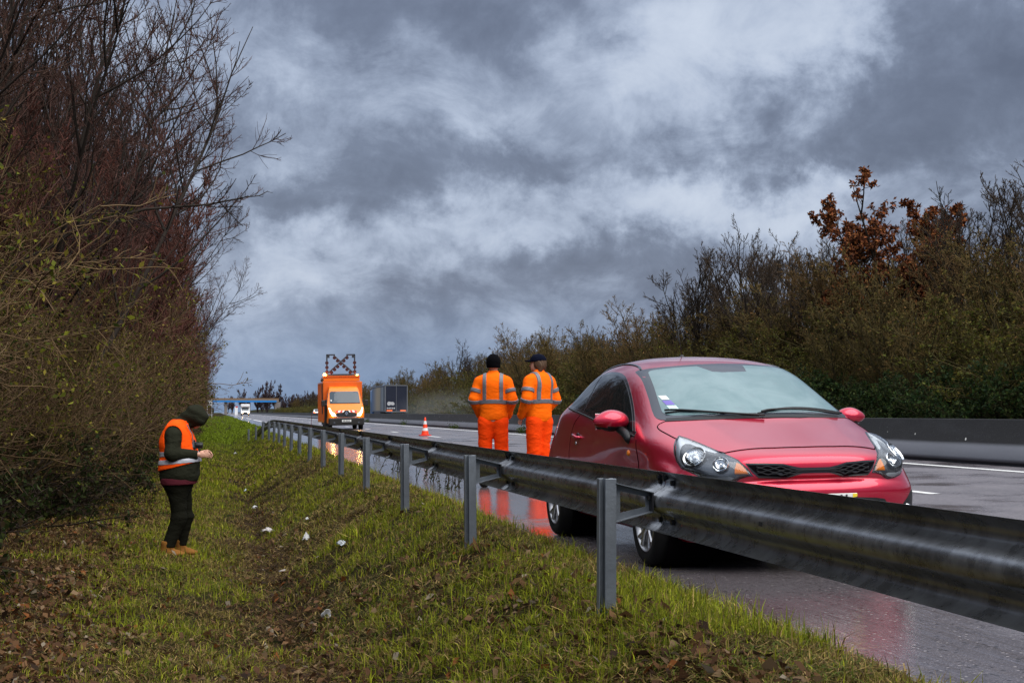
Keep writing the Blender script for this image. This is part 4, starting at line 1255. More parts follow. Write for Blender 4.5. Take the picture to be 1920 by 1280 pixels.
while yy < 120:
    nearf = yy < 34
    x = rv.uniform(-3.3, -2.7) - 1.5 * min(1, max(0, (25 - yy) / 8))
    sc = rv.uniform(.85, 1.15)
    i3 = k % 3 if yy < 50 else rv.choice((1, 1, 2))
    plant('tangle%d' % i3, 'tangled_shrub', (x, yy, g0(x, yy)), rv.uniform(0, 6.3), (sc, sc, sc * rv.uniform(.95, 1.2)), 'tangled brown shrub with sparse olive leaves edging the left verge', 'shrub', 'tangled shrubs edging the left verge', (0, rv.uniform(-.22, -.10) if yy < 26 else rv.uniform(-.12, -.02)))
    if yy < 34:
        x2 = rv.uniform(-6.0, -5.0)
        plant('tangle%d' % rv.randrange(2), 'tangled_shrub', (x2, yy + .7, g0(x2, yy)), rv.uniform(0, 6.3), (1.15, 1.15, 1.45), 'tangled brown shrub with sparse olive leaves edging the left verge', 'shrub', 'tangled shrubs edging the left verge')
    x3 = rv.uniform(-3.5, -3.0) - (.7 if yy < 19 else .15)
    plant('dark_under', 'low_bramble', (x3, yy + rv.uniform(-.5, .5), g0(x3, yy) - .05), rv.uniform(0, 6.3), rv.uniform(.8, 1.1), 'low dark bramble at the foot of the left roadside hedge', 'shrub', 'low brambles under the left hedge')
    yy += (1.5 if yy < 40 else 2.8) * rv.uniform(.85, 1.15); k += 1

# the long branch that juts out against the sky
r_ = np.random.default_rng(77)
bz = 4.9
P0 = np.array([[[-4.6, 24, .2], [-4.2, 24, 2.2], [-3.2, 24.1, 3.7], [-2.2, 24.2, 4.5], [-1.2, 24.2, 4.78], [-.2, 24.3, 4.9], [.45, 24.3, 5.05]]])
a = TM(); a.tubes(P0, .05, .010, 6, DRK, r_)
c = TM()
s1, d1, l1 = children(r_, P0[:, 2:], 26, .1, 1.0, 38, .22); P1 = grow(r_, s1, d1, l1, 5, .10, .05); c.tubes(P1, .010, .006, 4, DRK, r_)
s2, d2, l2 = children(r_, P1, 7, .1, 1, 42, .38); P2_ = grow(r_, s2, d2, l2, 3, .15, .05); c.tubes(P2_, .006, .004, 3, (.045, .03, .03), r_)
e = empty('leaning_tree', (-4.6, 24, g0(-4.6, 24)), 0, 'dark bare tree with one long branch jutting right against the sky', 'tree')
for nm_, tm in (('trunk', a), ('branch_twigs', c)):
    for i in range(len(tm.V)): tm.V[i] = tm.V[i] - np.array([-4.6, 24, .2])
    o = link(nm_, tm.mesh(nm_), e, [m_twig])

# ------------------------------------------------------------------ trees on the far bank
for i in range(3):
    proto_tree('bank_tree%d' % i, seed=200 + i, H=9.5, stems=(3, 1, 4)[i], spread=13, n1=(15, 26, 13)[i], n2=9, n3=5, a1=42, up1=.14, up2=.10, rb=.12, rt=.010, bark=(.032, .026, .021), twig=((.046, .034, .026), (.040, .032, .027), (.056, .040, .028))[i], L1=.36)
for i in range(3):
    proto_tree('thicket%d' % i, seed=210 + i, H=7.5, stems=9, spread=26, n1=13, n2=8, n3=5, a1=45, up1=.10, up2=.06, rb=.06, rt=.0095, bark=(.04, .034, .018), twig=((.115, .072, .032), (.120, .084, .032), (.092, .070, .028))[i], leaves=(500, 900, 1400)[i], lsize=.14, lcol=((.095, .072, .018), (.065, .060, .014), (.11, .06, .022)), L1=.36, t1=.1)
proto_tree('brown_oak', seed=220, H=10.5, stems=5, spread=22, n1=15, n2=10, n3=5, a1=50, up1=.10, up2=.04, rb=.16, rt=.012, bark=(.035, .027, .02), twig=(.05, .03, .02), leaves=26000, lsize=.20, lcol=((.18, .058, .022), (.13, .045, .022), (.24, .09, .03), (.09, .036, .02)), L1=.38)
proto_shrub('evergreen', seed=230, H=2.6, R=2.2, stems=30, n1=9, n2=7, rt=.012, twig=(.03, .03, .014), leaves=7000, lsize=.15, lcol=((.020, .040, .014), (.030, .055, .014), (.045, .060, .016), (.016, .028, .012)), spread=55)
proto_shrub('olive_scrub', seed=231, H=3.6, R=2.4, stems=34, n1=9, n2=7, rt=.013, twig=(.06, .05, .02), leaves=3800, lsize=.13, lcol=((.10, .10, .018), (.07, .08, .015), (.12, .09, .02)), spread=48)
def bz0(x, y): return float(bank_z(np.array([x]), np.array([y]))[0])
BL = 'bare winter tree in the wood on the far bank'
def skyline(x, y):
    q = y * 31.0 / x
    return float(np.interp(q, [40, 58, 70, 85, 92, 97, 111, 138, 160, 187, 210, 267, 400], [.90, .92, .98, 1.05, .95, .56, .62, .76, .66, .72, .58, .56, .56])) * (x / 31.0) ** .6
yy = 42.0
while yy < 640:
    s_ = 3.6 if yy < 130 else (6 if yy < 260 else 11)
    f_ = 1 if yy < 260 else 1.0
    x = rv.uniform(29.5, 33.5)
    hs = skyline(x, yy)
    key = 'thicket%d' % rv.randrange(3) if rv.random() < (.25 if 74 < yy < 93 else .62) else 'bank_tree%d' % rv.randrange(3)
    sc = hs * rv.uniform(.86, 1.04)
    nm_ = ('thicket_tree', 'bushy twiggy brown thicket tree on the far bank', 'thicket trees on the far bank') if key[0] == 't' else ('bare_tree', BL, 'bare trees on the far bank')
    plant(key, nm_[0], (x, yy, bz0(x, yy)), rv.uniform(0, 6.3), (sc * f_, sc * f_, sc), nm_[1], 'tree', nm_[2])
    x = rv.uniform(34, 40)
    plant('bank_tree%d' % rv.randrange(3), 'bare_tree', (x, yy + 1.5, bz0(x, yy)), rv.uniform(0, 6.3), skyline(x, yy) * rv.uniform(.84, .98), BL, 'tree', 'bare trees on the far bank')
    if yy < 190:
        x = rv.uniform(31.5, 36)
        plant('thicket%d' % rv.randrange(3), 'thicket_tree', (x, yy + 1.8, bz0(x, yy)), rv.uniform(0, 6.3), (1.15 * max(hs, .8), 1.15 * max(hs, .8), skyline(x, yy) * (.62 if 74 < yy < 93 else .86)), 'bushy twiggy brown thicket tree on the far bank', 'tree', 'thicket trees on the far bank')
        x = rv.uniform(30, 34)
        plant('olive_scrub', 'olive_scrub_bush', (x, yy - 1.2, bz0(x, yy)), rv.uniform(0, 6.3), (1.2, 1.2, 1.1), 'olive brown scrub bush on the slope of the far bank', 'bush', 'scrub bushes on the far bank')
    if yy < 330:
        x = rv.uniform(27.2, 29.3)
        plant('olive_scrub' if rv.random() < .6 else 'thicket%d' % rv.randrange(3), 'olive_scrub_bush', (x, yy + rv.uniform(-1, 1), bz0(x, yy)), rv.uniform(0, 6.3), rv.uniform(.7, 1.05) * (1 if yy < 200 else .9), 'olive brown scrub bush on the slope of the far bank', 'bush', 'scrub bushes on the far bank')
    yy += s_ * rv.uniform(.8, 1.2)
yy = 100.0
while yy < 620:
    x = rv.uniform(24.6, 26.2)
    plant('olive_scrub' if rv.random() < .7 else 'evergreen', 'olive_scrub_bush', (x, yy, bz0(x, yy) - .2), rv.uniform(0, 6.3), (.95, 1.2, .85), 'olive brown scrub bush on the slope of the far bank', 'bush', 'scrub bushes on the far bank')
    yy += 4.5 if yy < 250 else 8
yy = 44.0
while yy < 100:
    x = rv.uniform(25.6, 27.2)
    plant('evergreen', 'evergreen_bush', (x, yy, bz0(x, yy) - .1), rv.uniform(0, 6.3), rv.uniform(.65, 1.0), 'dark evergreen bush at the foot of the far bank', 'bush', 'evergreen bushes on the far bank')
    yy += rv.uniform(2.0, 3.4)
plant('brown_oak', 'brown_leaf_oak', (31.2, 62.6, bz0(31.2, 62.6)), 1.0, (.95, .95, .99), 'oak still holding rust-brown leaves above the far bank', 'tree')
for (x, y, sc, kx) in ((31.5, 57.5, 1.0, 1), (33.2, 59, 1.0, 0), (34.5, 56, 1.05, 2), (30.0, 87, 1.08, 1), (30.8, 90.5, 1.0, 0), (31.2, 83.5, 1.08, 2), (30.2, 186, 1.0, 1)):
    plant('bank_tree%d' % kx, 'bare_tree', (x, y, bz0(x, y)), rv.uniform(0, 6.3), sc, BL, 'tree', 'bare trees on the far bank')
# a far copse behind the bridge
proto_tree('far_tree', seed=260, H=15, stems=4, spread=16, n1=16, n2=9, n3=3, a1=42, rb=.3, rt=.06, bark=(.045, .034, .034), twig=(.062, .040, .042), L1=.34)
for i in range(26):
    x = rv.uniform(-40, 62); y = rv.uniform(800, 900)
    plant('far_tree', 'far_tree', (x, y, 0), rv.uniform(0, 6.3), rv.uniform(.65, .85), 'distant purple-brown tree beyond the blue bridge', 'tree', 'distant trees beyond the bridge')
for (x, y, s_) in ((25.0, 760, 1.25), (29.5, 765, 1.15), (20.5, 770, 1.0), (12.5, 772, .95), (40, 640, .75), (45, 600, .7), (48, 560, .7)):
    plant('far_tree', 'far_tree', (x, y, 0), rv.uniform(0, 6.3), s_, 'distant purple-brown tree beyond the blue bridge', 'tree', 'distant trees beyond the bridge')

# ------------------------------------------------------------------ grass and litter
def blades(x, y, z, h, w, col, r, lean=.55):
    N = len(x)
    az = r.uniform(0, 2 * pi, N); la = r.uniform(0, 2 * pi, N)
    ln = np.abs(r.normal(0, 1, N)) * lean
    wx, wy = np.cos(az) * w / 2, np.sin(az) * w / 2
    bx, by = np.cos(la) * ln * h, np.sin(la) * ln * h
    b0 = np.stack([x - wx, y - wy, z - .01], 1); b1 = np.stack([x + wx, y + wy, z - .01], 1)
    hz = h * (1 - .35 * np.minimum(ln, 1.2))
    m0 = np.stack([x - wx * .75 + bx * .35, y - wy * .75 + by * .35, z + hz * .6], 1); m1 = np.stack([x + wx * .75 + bx * .35, y + wy * .75 + by * .35, z + hz * .6], 1)
    t_ = np.stack([x + bx, y + by, z + hz * (1 - .25 * np.minimum(ln, 1.5))], 1)
    V = np.stack([b0, b1, m1, m0, t_], 1).reshape(-1, 3)
    i = np.arange(N)[:, None] * 5
    return V, i + np.array([[0, 1, 2, 3]]), i + np.array([[3, 2, 4]]), np.repeat(col, 5, 0)
def grass_field(n, y0, y1, x0, x1, hm, wm, seed, per=9):
    r = np.random.default_rng(seed)
    nt = n // per
    u = r.uniform(0, 1, nt); y = 1 / (1 / y0 + (1 / y1 - 1 / y0) * u); x = r.uniform(x0, x1, nt)
    # the pavement edge is ragged
    edge = EDGE + .10 * (vnoise(y, y * 0 + 1.7, 2.2, 3) - .5) * 2 + .04
    clump = vnoise(x, y, 5.0, 2); pat = vnoise(x + 9, y + 4, .85, 4); pat2 = vnoise(x + 31, y, 2.6, 3)
    ditch = np.exp(-((x - .62) / .42) ** 2) * np.clip((48 - y) / 20, 0, 1)
    lit = np.clip((-.80 - x) / .8, 0, 1) * np.clip((40 - y) / 15, .25, 1)
    near = np.clip((15 - y) / 6, 0, 1)
    keep = (x < edge) & (r.uniform(0, 1, nt) > np.clip(.72 * lit + .55 * ditch + .18 * near * (pat < .5), 0, .95)) & (clump + r.uniform(-.2, .2, nt) > .36)
    x, y, clump, pat, pat2, ditch, lit, near, edge = [q[keep] for q in (x, y, clump, pat, pat2, ditch, lit, near, edge)]
    N = len(x)
    edgeg = np.clip(1 - (edge - x) / .45, 0, 1)
    green = np.clip((pat - .40) * 6.0 + .45 * edgeg + .35 * np.clip((y - 15) / 20, 0, 1) - .55 * ditch - .15 * near + .8 * (pat2 - .5) - .3 * lit, 0, 1)
    th = r.uniform(.45, 1.5, N)
    tg = np.clip(green + r.uniform(-.3, .3, N), 0, 1)
    rep = lambda q: np.repeat(q, per)
    sp = .028 + .02 * (wm > .008)
    X = rep(x) + r.normal(0, sp, N * per); Y = rep(y) + r.normal(0, sp, N * per)
    M = N * per
    sel = r.uniform(0, 1, M)
    cg = np.where(sel[:, None] < .45, np.array([.190, .205, .013]), np.where(sel[:, None] < .8, np.array([.100, .130, .012]), np.array([.215, .225, .018]))) * r.uniform(.7, 1.5, (M, 1))
    cs = np.where(sel[:, None] < .36, np.array([.34, .245, .085]), np.where(sel[:, None] < .70, np.array([.16, .125, .03]), np.array([.075, .045, .018]))) * r.uniform(.5, 1.3, (M, 1))
    isg = r.uniform(0, 1, M) < (.10 + .68 * rep(tg))
    col = np.where(isg[:, None], cg, cs) * np.clip(rep(r.uniform(.75, 1.35, N)), 0, 2)[:, None]
    far = np.clip((Y - 45) / 40, 0, 1)[:, None]
    col = col * (1 - far) + (np.array([.135, .185, .014]) * r.uniform(.75, 1.25, (M, 1))) * far
    h = hm * rep(th) * r.uniform(.5, 1.25, M) * (1 + .35 * rep(edgeg)) * (.75 + .5 * rep(tg))
    w = wm * r.uniform(.6, 1.3, M)
    return blades(X, Y, ground_z(X, Y), h, w, col, r, np.where(isg, .9, 1.5))
Vs, Qs, Ts, Cs = [], [], [], []; off = 0
for args in ((230000, 4.7, 15, -3.4, 2.85, .075, .0060, 1), (130000, 15, 32, -3.2, 2.85, .080, .009, 2), (80000, 32, 80, -3.0, 2.85, .090, .020, 3), (50000, 80, 420, -3.2, 2.85, .12, .07, 4)):
    V, Q, T, C = grass_field(*args)
    Vs.append(V); Qs.append(Q + off); Ts.append(T + off); Cs.append(C); off += len(V)
def thatch(n, y0, y1, w_, L_, seed):
    r = np.random.default_rng(seed)
    u = r.uniform(0, 1, n); y = 1 / (1 / y0 + (1 / y1 - 1 / y0) * u); x = r.uniform(-3.4, 2.72, n)
    ditch = np.exp(-((x - .60) / .30) ** 2) * np.clip((60 - y) / 20, 0, 1)
    cl = vnoise(x, y, 4.0, 3); pt = vnoise(x + 9, y + 4, .85, 4)
    k = r.uniform(0, 1, n) < np.clip(.25 + 2.6 * (cl - .36) - 1.6 * np.clip(pt - .5, 0, 1) + .5 * ditch, .08, 1)
    x, y, ditch, pt = x[k], y[k], ditch[k], pt[k]; n = len(x)
    th = r.uniform(0, 2 * pi, n); L = L_ * r.uniform(.5, 1.5, n); z = ground_z(x, y) + r.uniform(.0, .035, n)
    dx_, dy_ = np.cos(th) * L / 2, np.sin(th) * L / 2; px_, py_ = -np.sin(th) * w_ / 2, np.cos(th) * w_ / 2
    t_ = r.normal(0, .28, n) * L / 2; bow = r.uniform(.0, .02, n)
    a0 = np.stack([x - dx_ - px_, y - dy_ - py_, z - t_], 1); a1 = np.stack([x - dx_ + px_, y - dy_ + py_, z - t_], 1)
    b0 = np.stack([x - px_, y - py_, z + bow], 1); b1 = np.stack([x + px_, y + py_, z + bow], 1)
    c0 = np.stack([x + dx_, y + dy_, z + t_], 1)
    V = np.stack([a0, a1, b1, b0, c0], 1).reshape(-1, 3); i = np.arange(n)[:, None] * 5
    sel = np.clip(r.uniform(0, 1, n) + .9 * (vnoise(x, y, 1.1, 3) - .5) - .45 * ditch - .30 * np.clip((-.9 - x) / .8, 0, 1), 0, 1)
    col = np.where(sel[:, None] < .25, np.array([.050, .028, .012]), np.where(sel[:, None] < .55, np.array([.12, .078, .028]), np.where(sel[:, None] < .72, np.array([.26, .18, .065]), np.array([.075, .095, .012])))) * r.uniform(.5, 1.3, (n, 1))
    return V, i + np.array([[0, 1, 2, 3]]), i + np.array([[3, 2, 4]]), np.repeat(col, 5, 0)
for args in ((190000, 4.7, 15, .0055, .085, 11), (90000, 15, 34, .010, .11, 12)):
    V, Q, T, C = thatch(*args)
    Vs.append(V); Qs.append(Q + off); Ts.append(T + off); Cs.append(C); off += len(V)
me = mesh_np('grass', np.concatenate(Vs), np.concatenate(Qs), np.concatenate(Ts)); vcol(me, np.concatenate(Cs))
o = link('grass', me, None, [m_grass]); tag(o, 'patchy green and straw-coloured winter grass on the verge', 'grass', kind='stuff')

# fallen leaves
r_ = np.random.default_rng(33)
def leaf_litter(n, y0, y1, x0, x1, fn, size):
    u = r_.uniform(0, 1, n); y = 1 / (1 / y0 + (1 / y1 - 1 / y0) * u); x = r_.uniform(x0, x1, n)
    k = r_.uniform(0, 1, n) < fn(x, y)
    x, y = x[k], y[k]
    return np.stack([x, y, ground_z(x, y) + r_.uniform(.004, .05, len(x))], 1)
def f_l(x, y): return np.clip(.95 * np.clip((-.55 - x) / .6, 0, 1) + .55 * np.exp(-((x - .6) / .35) ** 2) + .22 * np.clip((15 - y) / 6, 0, 1) + .5 * (vnoise(x, y, 1.1, 3) - .55), .03, 1)
pts = leaf_litter(75000, 4.8, 45, -3.9, 2.2, f_l, .05)
tm = TM()
N = len(pts)
th = r_.uniform(0, 2 * pi, N); s_ = r_.uniform(.012, .034, N)
ax_ = np.stack([np.cos(th), np.sin(th), r_.normal(0, .55, N)], 1); bx_ = np.stack([-np.sin(th), np.cos(th), r_.normal(0, .55, N)], 1)
V = np.stack([pts - ax_ * s_[:, None] * 1.25, pts + bx_ * s_[:, None] * .7 + np.array([0, 0, .006]), pts + ax_ * s_[:, None] * 1.25, pts - bx_ * s_[:, None] * .7 + np.array([0, 0, .006])], 1).reshape(-1, 3)
pal = np.array([(.10, .050, .022), (.065, .032, .016), (.14, .075, .035), (.17, .11, .06), (.035, .02, .012), (.16, .055, .015), (.22, .18, .13)])
cc = pal[r_.choice(7, N, p=[.24, .24, .18, .11, .15, .04, .04])] * r_.uniform(.6, 1.3, (N, 1))
tm.add(V, np.arange(4 * N).reshape(N, 4), np.repeat(cc, 4, 0), r_)
o = link('fallen_leaves', tm.mesh('fallen_leaves'), None, [m_leaf]); tag(o, 'brown fallen leaves scattered over the verge and ditch', 'leaves', kind='stuff')
# ================================================================== people (smooth distance-field bodies)
def sd_cone(P, a, b_, ra, rb):
    a = np.array(a, float); b_ = np.array(b_, float)
    ab = b_ - a; t = np.clip(((P - a) @ ab) / (ab @ ab + 1e-12), 0, 1)
    return np.linalg.norm(P - a - t[..., None] * ab, axis=-1) - (ra + (rb - ra) * t)
def sd_ell(P, c, r):
    q = (P - np.array(c, float)) / np.array(r, float)
    k = np.linalg.norm(q, axis=-1)
    return (k - 1) * min(r)
def smin(a, b_, k=.03):
    h = np.clip(.5 + .5 * (b_ - a) / k, 0, 1)
    return b_ * (1 - h) + a * h - k * h * (1 - h)
def flat(P, sy):   # squeeze depth
    Q = P.copy(); Q[..., 1] = Q[..., 1] * sy
    return Q
def snets(f, lo, hi, res):
    lo = np.array(lo, float); hi = np.array(hi, float)
    n = np.ceil((hi - lo) / res).astype(int) + 1
    ax = [lo[i] + np.arange(n[i]) * res for i in range(3)]
    P = np.stack(np.meshgrid(*ax, indexing='ij'), -1)
    D = f(P)
    D[0] = D[-1] = 1; D[:, 0] = D[:, -1] = 1; D[:, :, 0] = D[:, :, -1] = 1
    ins = D < 0
    nx, ny, nz = D.shape
    acc = np.zeros((nx - 1, ny - 1, nz - 1, 3)); cnt = np.zeros((nx - 1, ny - 1, nz - 1))
    base = np.stack(np.meshgrid(np.arange(nx - 1), np.arange(ny - 1), np.arange(nz - 1), indexing='ij'), -1).astype(float)
    co = [(i, j, k) for i in (0, 1) for j in (0, 1) for k in (0, 1)]
    def cv(c): return D[c[0]:nx - 1 + c[0], c[1]:ny - 1 + c[1], c[2]:nz - 1 + c[2]]
    for c in co:
        for axi in range(3):
            if c[axi] == 0:
                e = list(c); e[axi] = 1
                a, b_ = cv(c), cv(tuple(e))
                m_ = (a < 0) != (b_ < 0)
                t = np.where(m_, a / np.where(m_, a - b_, 1), 0)
                off = np.array(c, float)
                acc[..., :] += m_[..., None] * (base + off)
                acc[..., axi] += m_ * t
                cnt += m_
    act = cnt > 0
    idx = -np.ones(act.shape, int); idx[act] = np.arange(act.sum())
    V = lo + acc[act] / cnt[act][:, None] * res
    Q = []
    for axi in range(3):
        s0 = [slice(None)] * 3; s1 = [slice(None)] * 3
        s0[axi] = slice(0, -1); s1[axi] = slice(1, None)
        a, b_ = ins[tuple(s0)], ins[tuple(s1)]
        ch = np.argwhere(a != b_)
        u, v = (axi + 1) % 3, (axi + 2) % 3
        ok = (ch[:, u] > 0) & (ch[:, v] > 0) & (ch[:, u] < D.shape[u] - 1) & (ch[:, v] < D.shape[v] - 1)
        ch = ch[ok]
        flip = a[tuple(ch.T)]
        def g(du, dv):
            c = ch.copy(); c[:, u] += du; c[:, v] += dv
            return idx[tuple(c.T)]
        q = np.stack([g(-1, -1), g(0, -1), g(0, 0), g(-1, 0)], 1)
        q[~flip] = q[~flip][:, ::-1]
        Q.append(q)
    return V, np.concatenate(Q)
def sdf_obj(name, f, lo, hi, res, m, parent):
    V, Q = snets(f, lo, hi, res)
    return link(name, mesh_np(name, V, Q), parent, [m], True)
def sdf_join(name, fs, m, parent):
    Vs, Qs, n = [], [], 0
    for f, lo, hi, res in fs:
        V, Q = snets(f, lo, hi, res); Vs.append(V); Qs.append(Q + n); n += len(V)
    return link(name, mesh_np(name, np.concatenate(Vs), np.concatenate(Qs)), parent, m if isinstance(m, (list, tuple)) else [m], True)

m_skin = mat('skin', (.55, .30, .21), .5, var=.08)
def cloth(name, col, rough=.8, sheen=.0, bump=.35):
    m, t, b = new_mat(name)
    tcn = t.n('ShaderNodeTexCoord'); ob = tcn.outputs['Object']
    st = t.n('ShaderNodeMapping'); st.inputs['Scale'].default_value = (1, 1, 2.2); t.link(ob, st.inputs[0])
    n1 = t.noise(st.outputs[0], 7, 4, .55, .8)
    f = t.m('ADD', .88, t.m('MULTIPLY', n1, .24))
    cc = t.n('ShaderNodeCombineColor')
    for i in range(3): t.link(t.m('MULTIPLY', f, col[i]), cc.inputs[i])
    t.link(cc.outputs[0], b.inputs['Base Color']); b.inputs['Roughness'].default_value = rough
    b.inputs['Sheen Weight'].default_value = sheen; b.inputs['Specular IOR Level'].default_value = .06
    bp = t.n('ShaderNodeBump'); bp.inputs['Strength'].default_value = bump; bp.inputs['Distance'].default_value = .03
    t.link(n1, bp.inputs['Height']); t.link(bp.outputs[0], b.inputs['Normal'])
    return m
m_fluo = cloth('fluorescent_orange', (1.0, .150, .004))
m_fluo2 = cloth('fluorescent_orange_trousers', (.95, .062, .004), bump=.5)
m_refl = mat('reflective_tape', (.15, .155, .175), .4, .1, var=.15, vscale=40)
m_hat = cloth('black_knit', (.0025, .0025, .0035), .95)
m_cap = cloth('navy_cloth', (.003, .0045, .013), .9)
m_hair = mat('brown_hair', (.085, .045, .022), .55, var=.5, vscale=60, bump=.8, bscale=120)
m_boot = mat('black_boot', (.012, .012, .012), .5)

def wrinkle(P, amp, seed=0):
    x, y, z = P[..., 0], P[..., 1], P[..., 2]
    n = vnoise(5 * x + 2.5 * y + seed * 1.7 + 11, 15 * z + 4 * x - 3 * y + seed * 3.1 + 20, 1.0, 3) - .5
    n2 = vnoise(4 * y - 5 * x + seed + 31, 24 * z - 9 * x + 7 * y + 40, 1.0, 2) - .5
    return amp * (2.6 * n + 1.6 * np.abs(n2))
def worker(loc, rz, label, H=1.0, kind='beanie', turn=0.0, seed=1, lspread=.115, sway=0.0):
    root = empty('person', loc, rz, label, 'person', None)
    root.scale = (H, H, H)
    def torso(P):
        Q = flat(P, 1.36)
        d = sd_cone(Q, (0, 0, 1.00), (0, 0, 1.20), .200, .195)
        d = smin(d, sd_cone(Q, (0, 0, 1.20), (0, -.02, 1.40), .195, .205), .05)
        d = smin(d, sd_cone(P, (-.145, -.01, 1.475), (.145, -.01, 1.475), .083, .083), .09)
        return d
    arms_j = {}
    for s in (-1, 1):
        arms_j[s] = [((s * .195, -.01, 1.465), (s * .265, -.045, 1.225), .083, .079), ((s * .265, -.045, 1.225), (s * .195, .145, 1.005), .079, .062)]
    def arm(P, s):
        d = None
        for a, b_, ra, rb in arms_j[s]:
            q = sd_cone(P, a, b_, ra, rb); d = q if d is None else smin(d, q, .02)
        return d
    def jacket(P):
        d = torso(P)
        d = smin(d, np.minimum(arm(P, 1), arm(P, -1)), .030)
        d = smin(d, sd_cone(flat(P, 1.12), (0, -.012, 1.54), (0, .0, 1.615), .088, .072), .03)
        low = np.clip((1.35 - P[..., 2]) / .3, 0, 1)
        d = d + wrinkle(P, .0065, seed) * (.35 + .65 * low)
        d = np.maximum(d, .925 + .012 * np.sin(9 * P[..., 0] + seed) - P[..., 2])
        # gathered hem
        return np.maximum(d, P[..., 2] - 1.632)
    B = ((-.42, -.26, .86), (.42, .30, 1.70))
    def legs(P):
        Q = flat(P, 1.25)
        d = sd_cone(Q, (-.055, 0, .93), (.055, 0, .93), .150, .150)
        for s in (-1, 1):
            kx = s * lspread
            q = smin(sd_cone(P, (s * .098, -.01, .90), (kx, .02 - .0 * s, .49), .118, .094), sd_cone(P, (kx, .02, .49), (kx + s * .008, -.02, .09), .094, .082), .03)
            d = smin(d, q, .035)
        d = d + wrinkle(P * np.array([1, 1, .8]), .007, seed + 3)
        return np.maximum(np.maximum(d, .075 - P[..., 2]), P[..., 2] - 1.0)
    ct, stn = cos(turn), sin(turn)
    def R(p, c=(0, .015)):   # turn about the neck
        x, y, z = p; return (c[0] + x * ct - y * stn, c[1] + x * stn + y * ct, z)
    def Rp(P):
        Q = P.copy(); x, y = P[..., 0], P[..., 1] - .015
        Q[..., 0] = x * ct + y * stn; Q[..., 1] = -x * stn + y * ct
        return Q
    def head(P):
        Q = Rp(P)
        d = sd_ell(Q, (0, .005, 1.725), (.078, .098, .112))
        d = smin(d, sd_ell(Q, (0, .055, 1.66), (.052, .052, .062)), .03)          # jaw
        d = smin(d, sd_cone(Q, (0, .095, 1.725), (0, .118, 1.69), .008, .014), .012)  # nose
        d = smin(d, sd_ell(Q, (0, .098, 1.655), (.024, .012, .010)), .008)           # lips
        for s in (-1, 1):
            d = smin(d, sd_ell(Q, (s * .080, -.005, 1.705), (.010, .022, .033)), .008)
            d = np.maximum(d, -sd_ell(Q, (s * .032, .108, 1.728), (.016, .012, .009)))
        d = smin(d, sd_cone(P, (0, -.005, 1.50), (0, .005, 1.66), .058, .055), .02)
        return d
    def under(P):
        d = head(P)
        d = smin(d, torso(P) + .02, .03)
        for s in (-1, 1):
            d = smin(d, arm(P, s) + .024, .02)
            w = np.array((s * .195, .145, 1.005)); 
            d = smin(d, sd_ell(P, w + np.array((-s * .012, .03, -.05)), (.030, .022, .045)), .02)
            for q in range(4):
                o = np.array((s * (-.035 + .016 * q), .035 + .004 * q, -.085))
                d = smin(d, sd_cone(P, w + o, w + o + np.array((-s * .006, .012, -.045 - .006 * (q in (1, 2)))), .009, .007), .006)
            d = smin(d, sd_cone(P, w + np.array((-s * .035, .02, -.035)), w + np.array((-s * .055, .045, -.075)), .010, .008), .006)
        d = smin(d, legs(P) + .022, .03)
        for s in (-1, 1): d = smin(d, sd_cone(P, (s * lspread, -.02, .12), (s * lspread, .06, .05), .045, .04), .03)
        return d
    body = sdf_obj('body', under, (-.42, -.24, .0), (.42, .30, 1.87), .011, m_skin, root)
    sdf_obj('jacket', jacket, *B, .010, m_fluo, root)
    sdf_obj('trousers', legs, (-.30, -.22, .03), (.30, .24, 1.05), .010, m_fluo2, root)
    # reflective tape
    T = lambda P: torso(P) + wrinkle(P, .0065, seed) * (.35 + .65 * np.clip((1.35 - P[..., 2]) / .3, 0, 1)) - .010
    hb = lambda P: np.maximum(T(P), np.abs(P[..., 2] - 1.185 - .010 * np.cos(8 * P[..., 0])) - .029)
    sdf_obj('reflective_band', hb, (-.26, -.24, 1.12), (.26, .24, 1.26), .006, m_refl, root)
    for s in (-1, 1):
        vb = lambda P, s=s: np.maximum(np.maximum(T(P), np.abs(np.abs(P[..., 0]) - .118) - .026), np.maximum(-s * P[..., 0], 1.19 - P[..., 2]))
        sdf_obj('reflective_brace', vb, (-.2, -.24, 1.15), (.2, .24, 1.60), .006, m_refl, root)
        a0, a1 = np.array(arms_j[s][0][0]), np.array(arms_j[s][0][1])
        b0, b1 = np.array(arms_j[s][1][0]), np.array(arms_j[s][1][1])
        for (p0, p1, tt) in ((a0, a1, .52), (b0, b1, .10)):
            ax_ = (p1 - p0) / np.linalg.norm(p1 - p0); c_ = p0 + (p1 - p0) * tt
            if tt < .2: ax_ = (ax_ + (a1 - a0) / np.linalg.norm(a1 - a0)); ax_ /= np.linalg.norm(ax_)
            sb = lambda P, s=s, ax_=ax_, c_=c_: np.maximum(np.maximum(arm(P, s) + wrinkle(P, .004, seed) - .011, np.abs((P - c_) @ ax_) - .027), np.linalg.norm(P - c_, axis=-1) - .16)
            sdf_obj('sleeve_band', sb, tuple(c_ - .14), tuple(c_ + .14), .0065, m_refl, root)
    for s in (-1, 1):
        bt = lambda P, s=s: np.maximum(smin(sd_cone(P, (s * (lspread + .008), -.02, .16), (s * (lspread + .008), -.02, .06), .066, .062), sd_cone(P, (s * (lspread + .008), -.03, .055), (s * (lspread + .018), .15, .045), .056, .048), .04), .0 - P[..., 2])
        sdf_obj('boot', bt, (-.30, -.14, -.01), (.30, .25, .22), .010, m_boot, root)
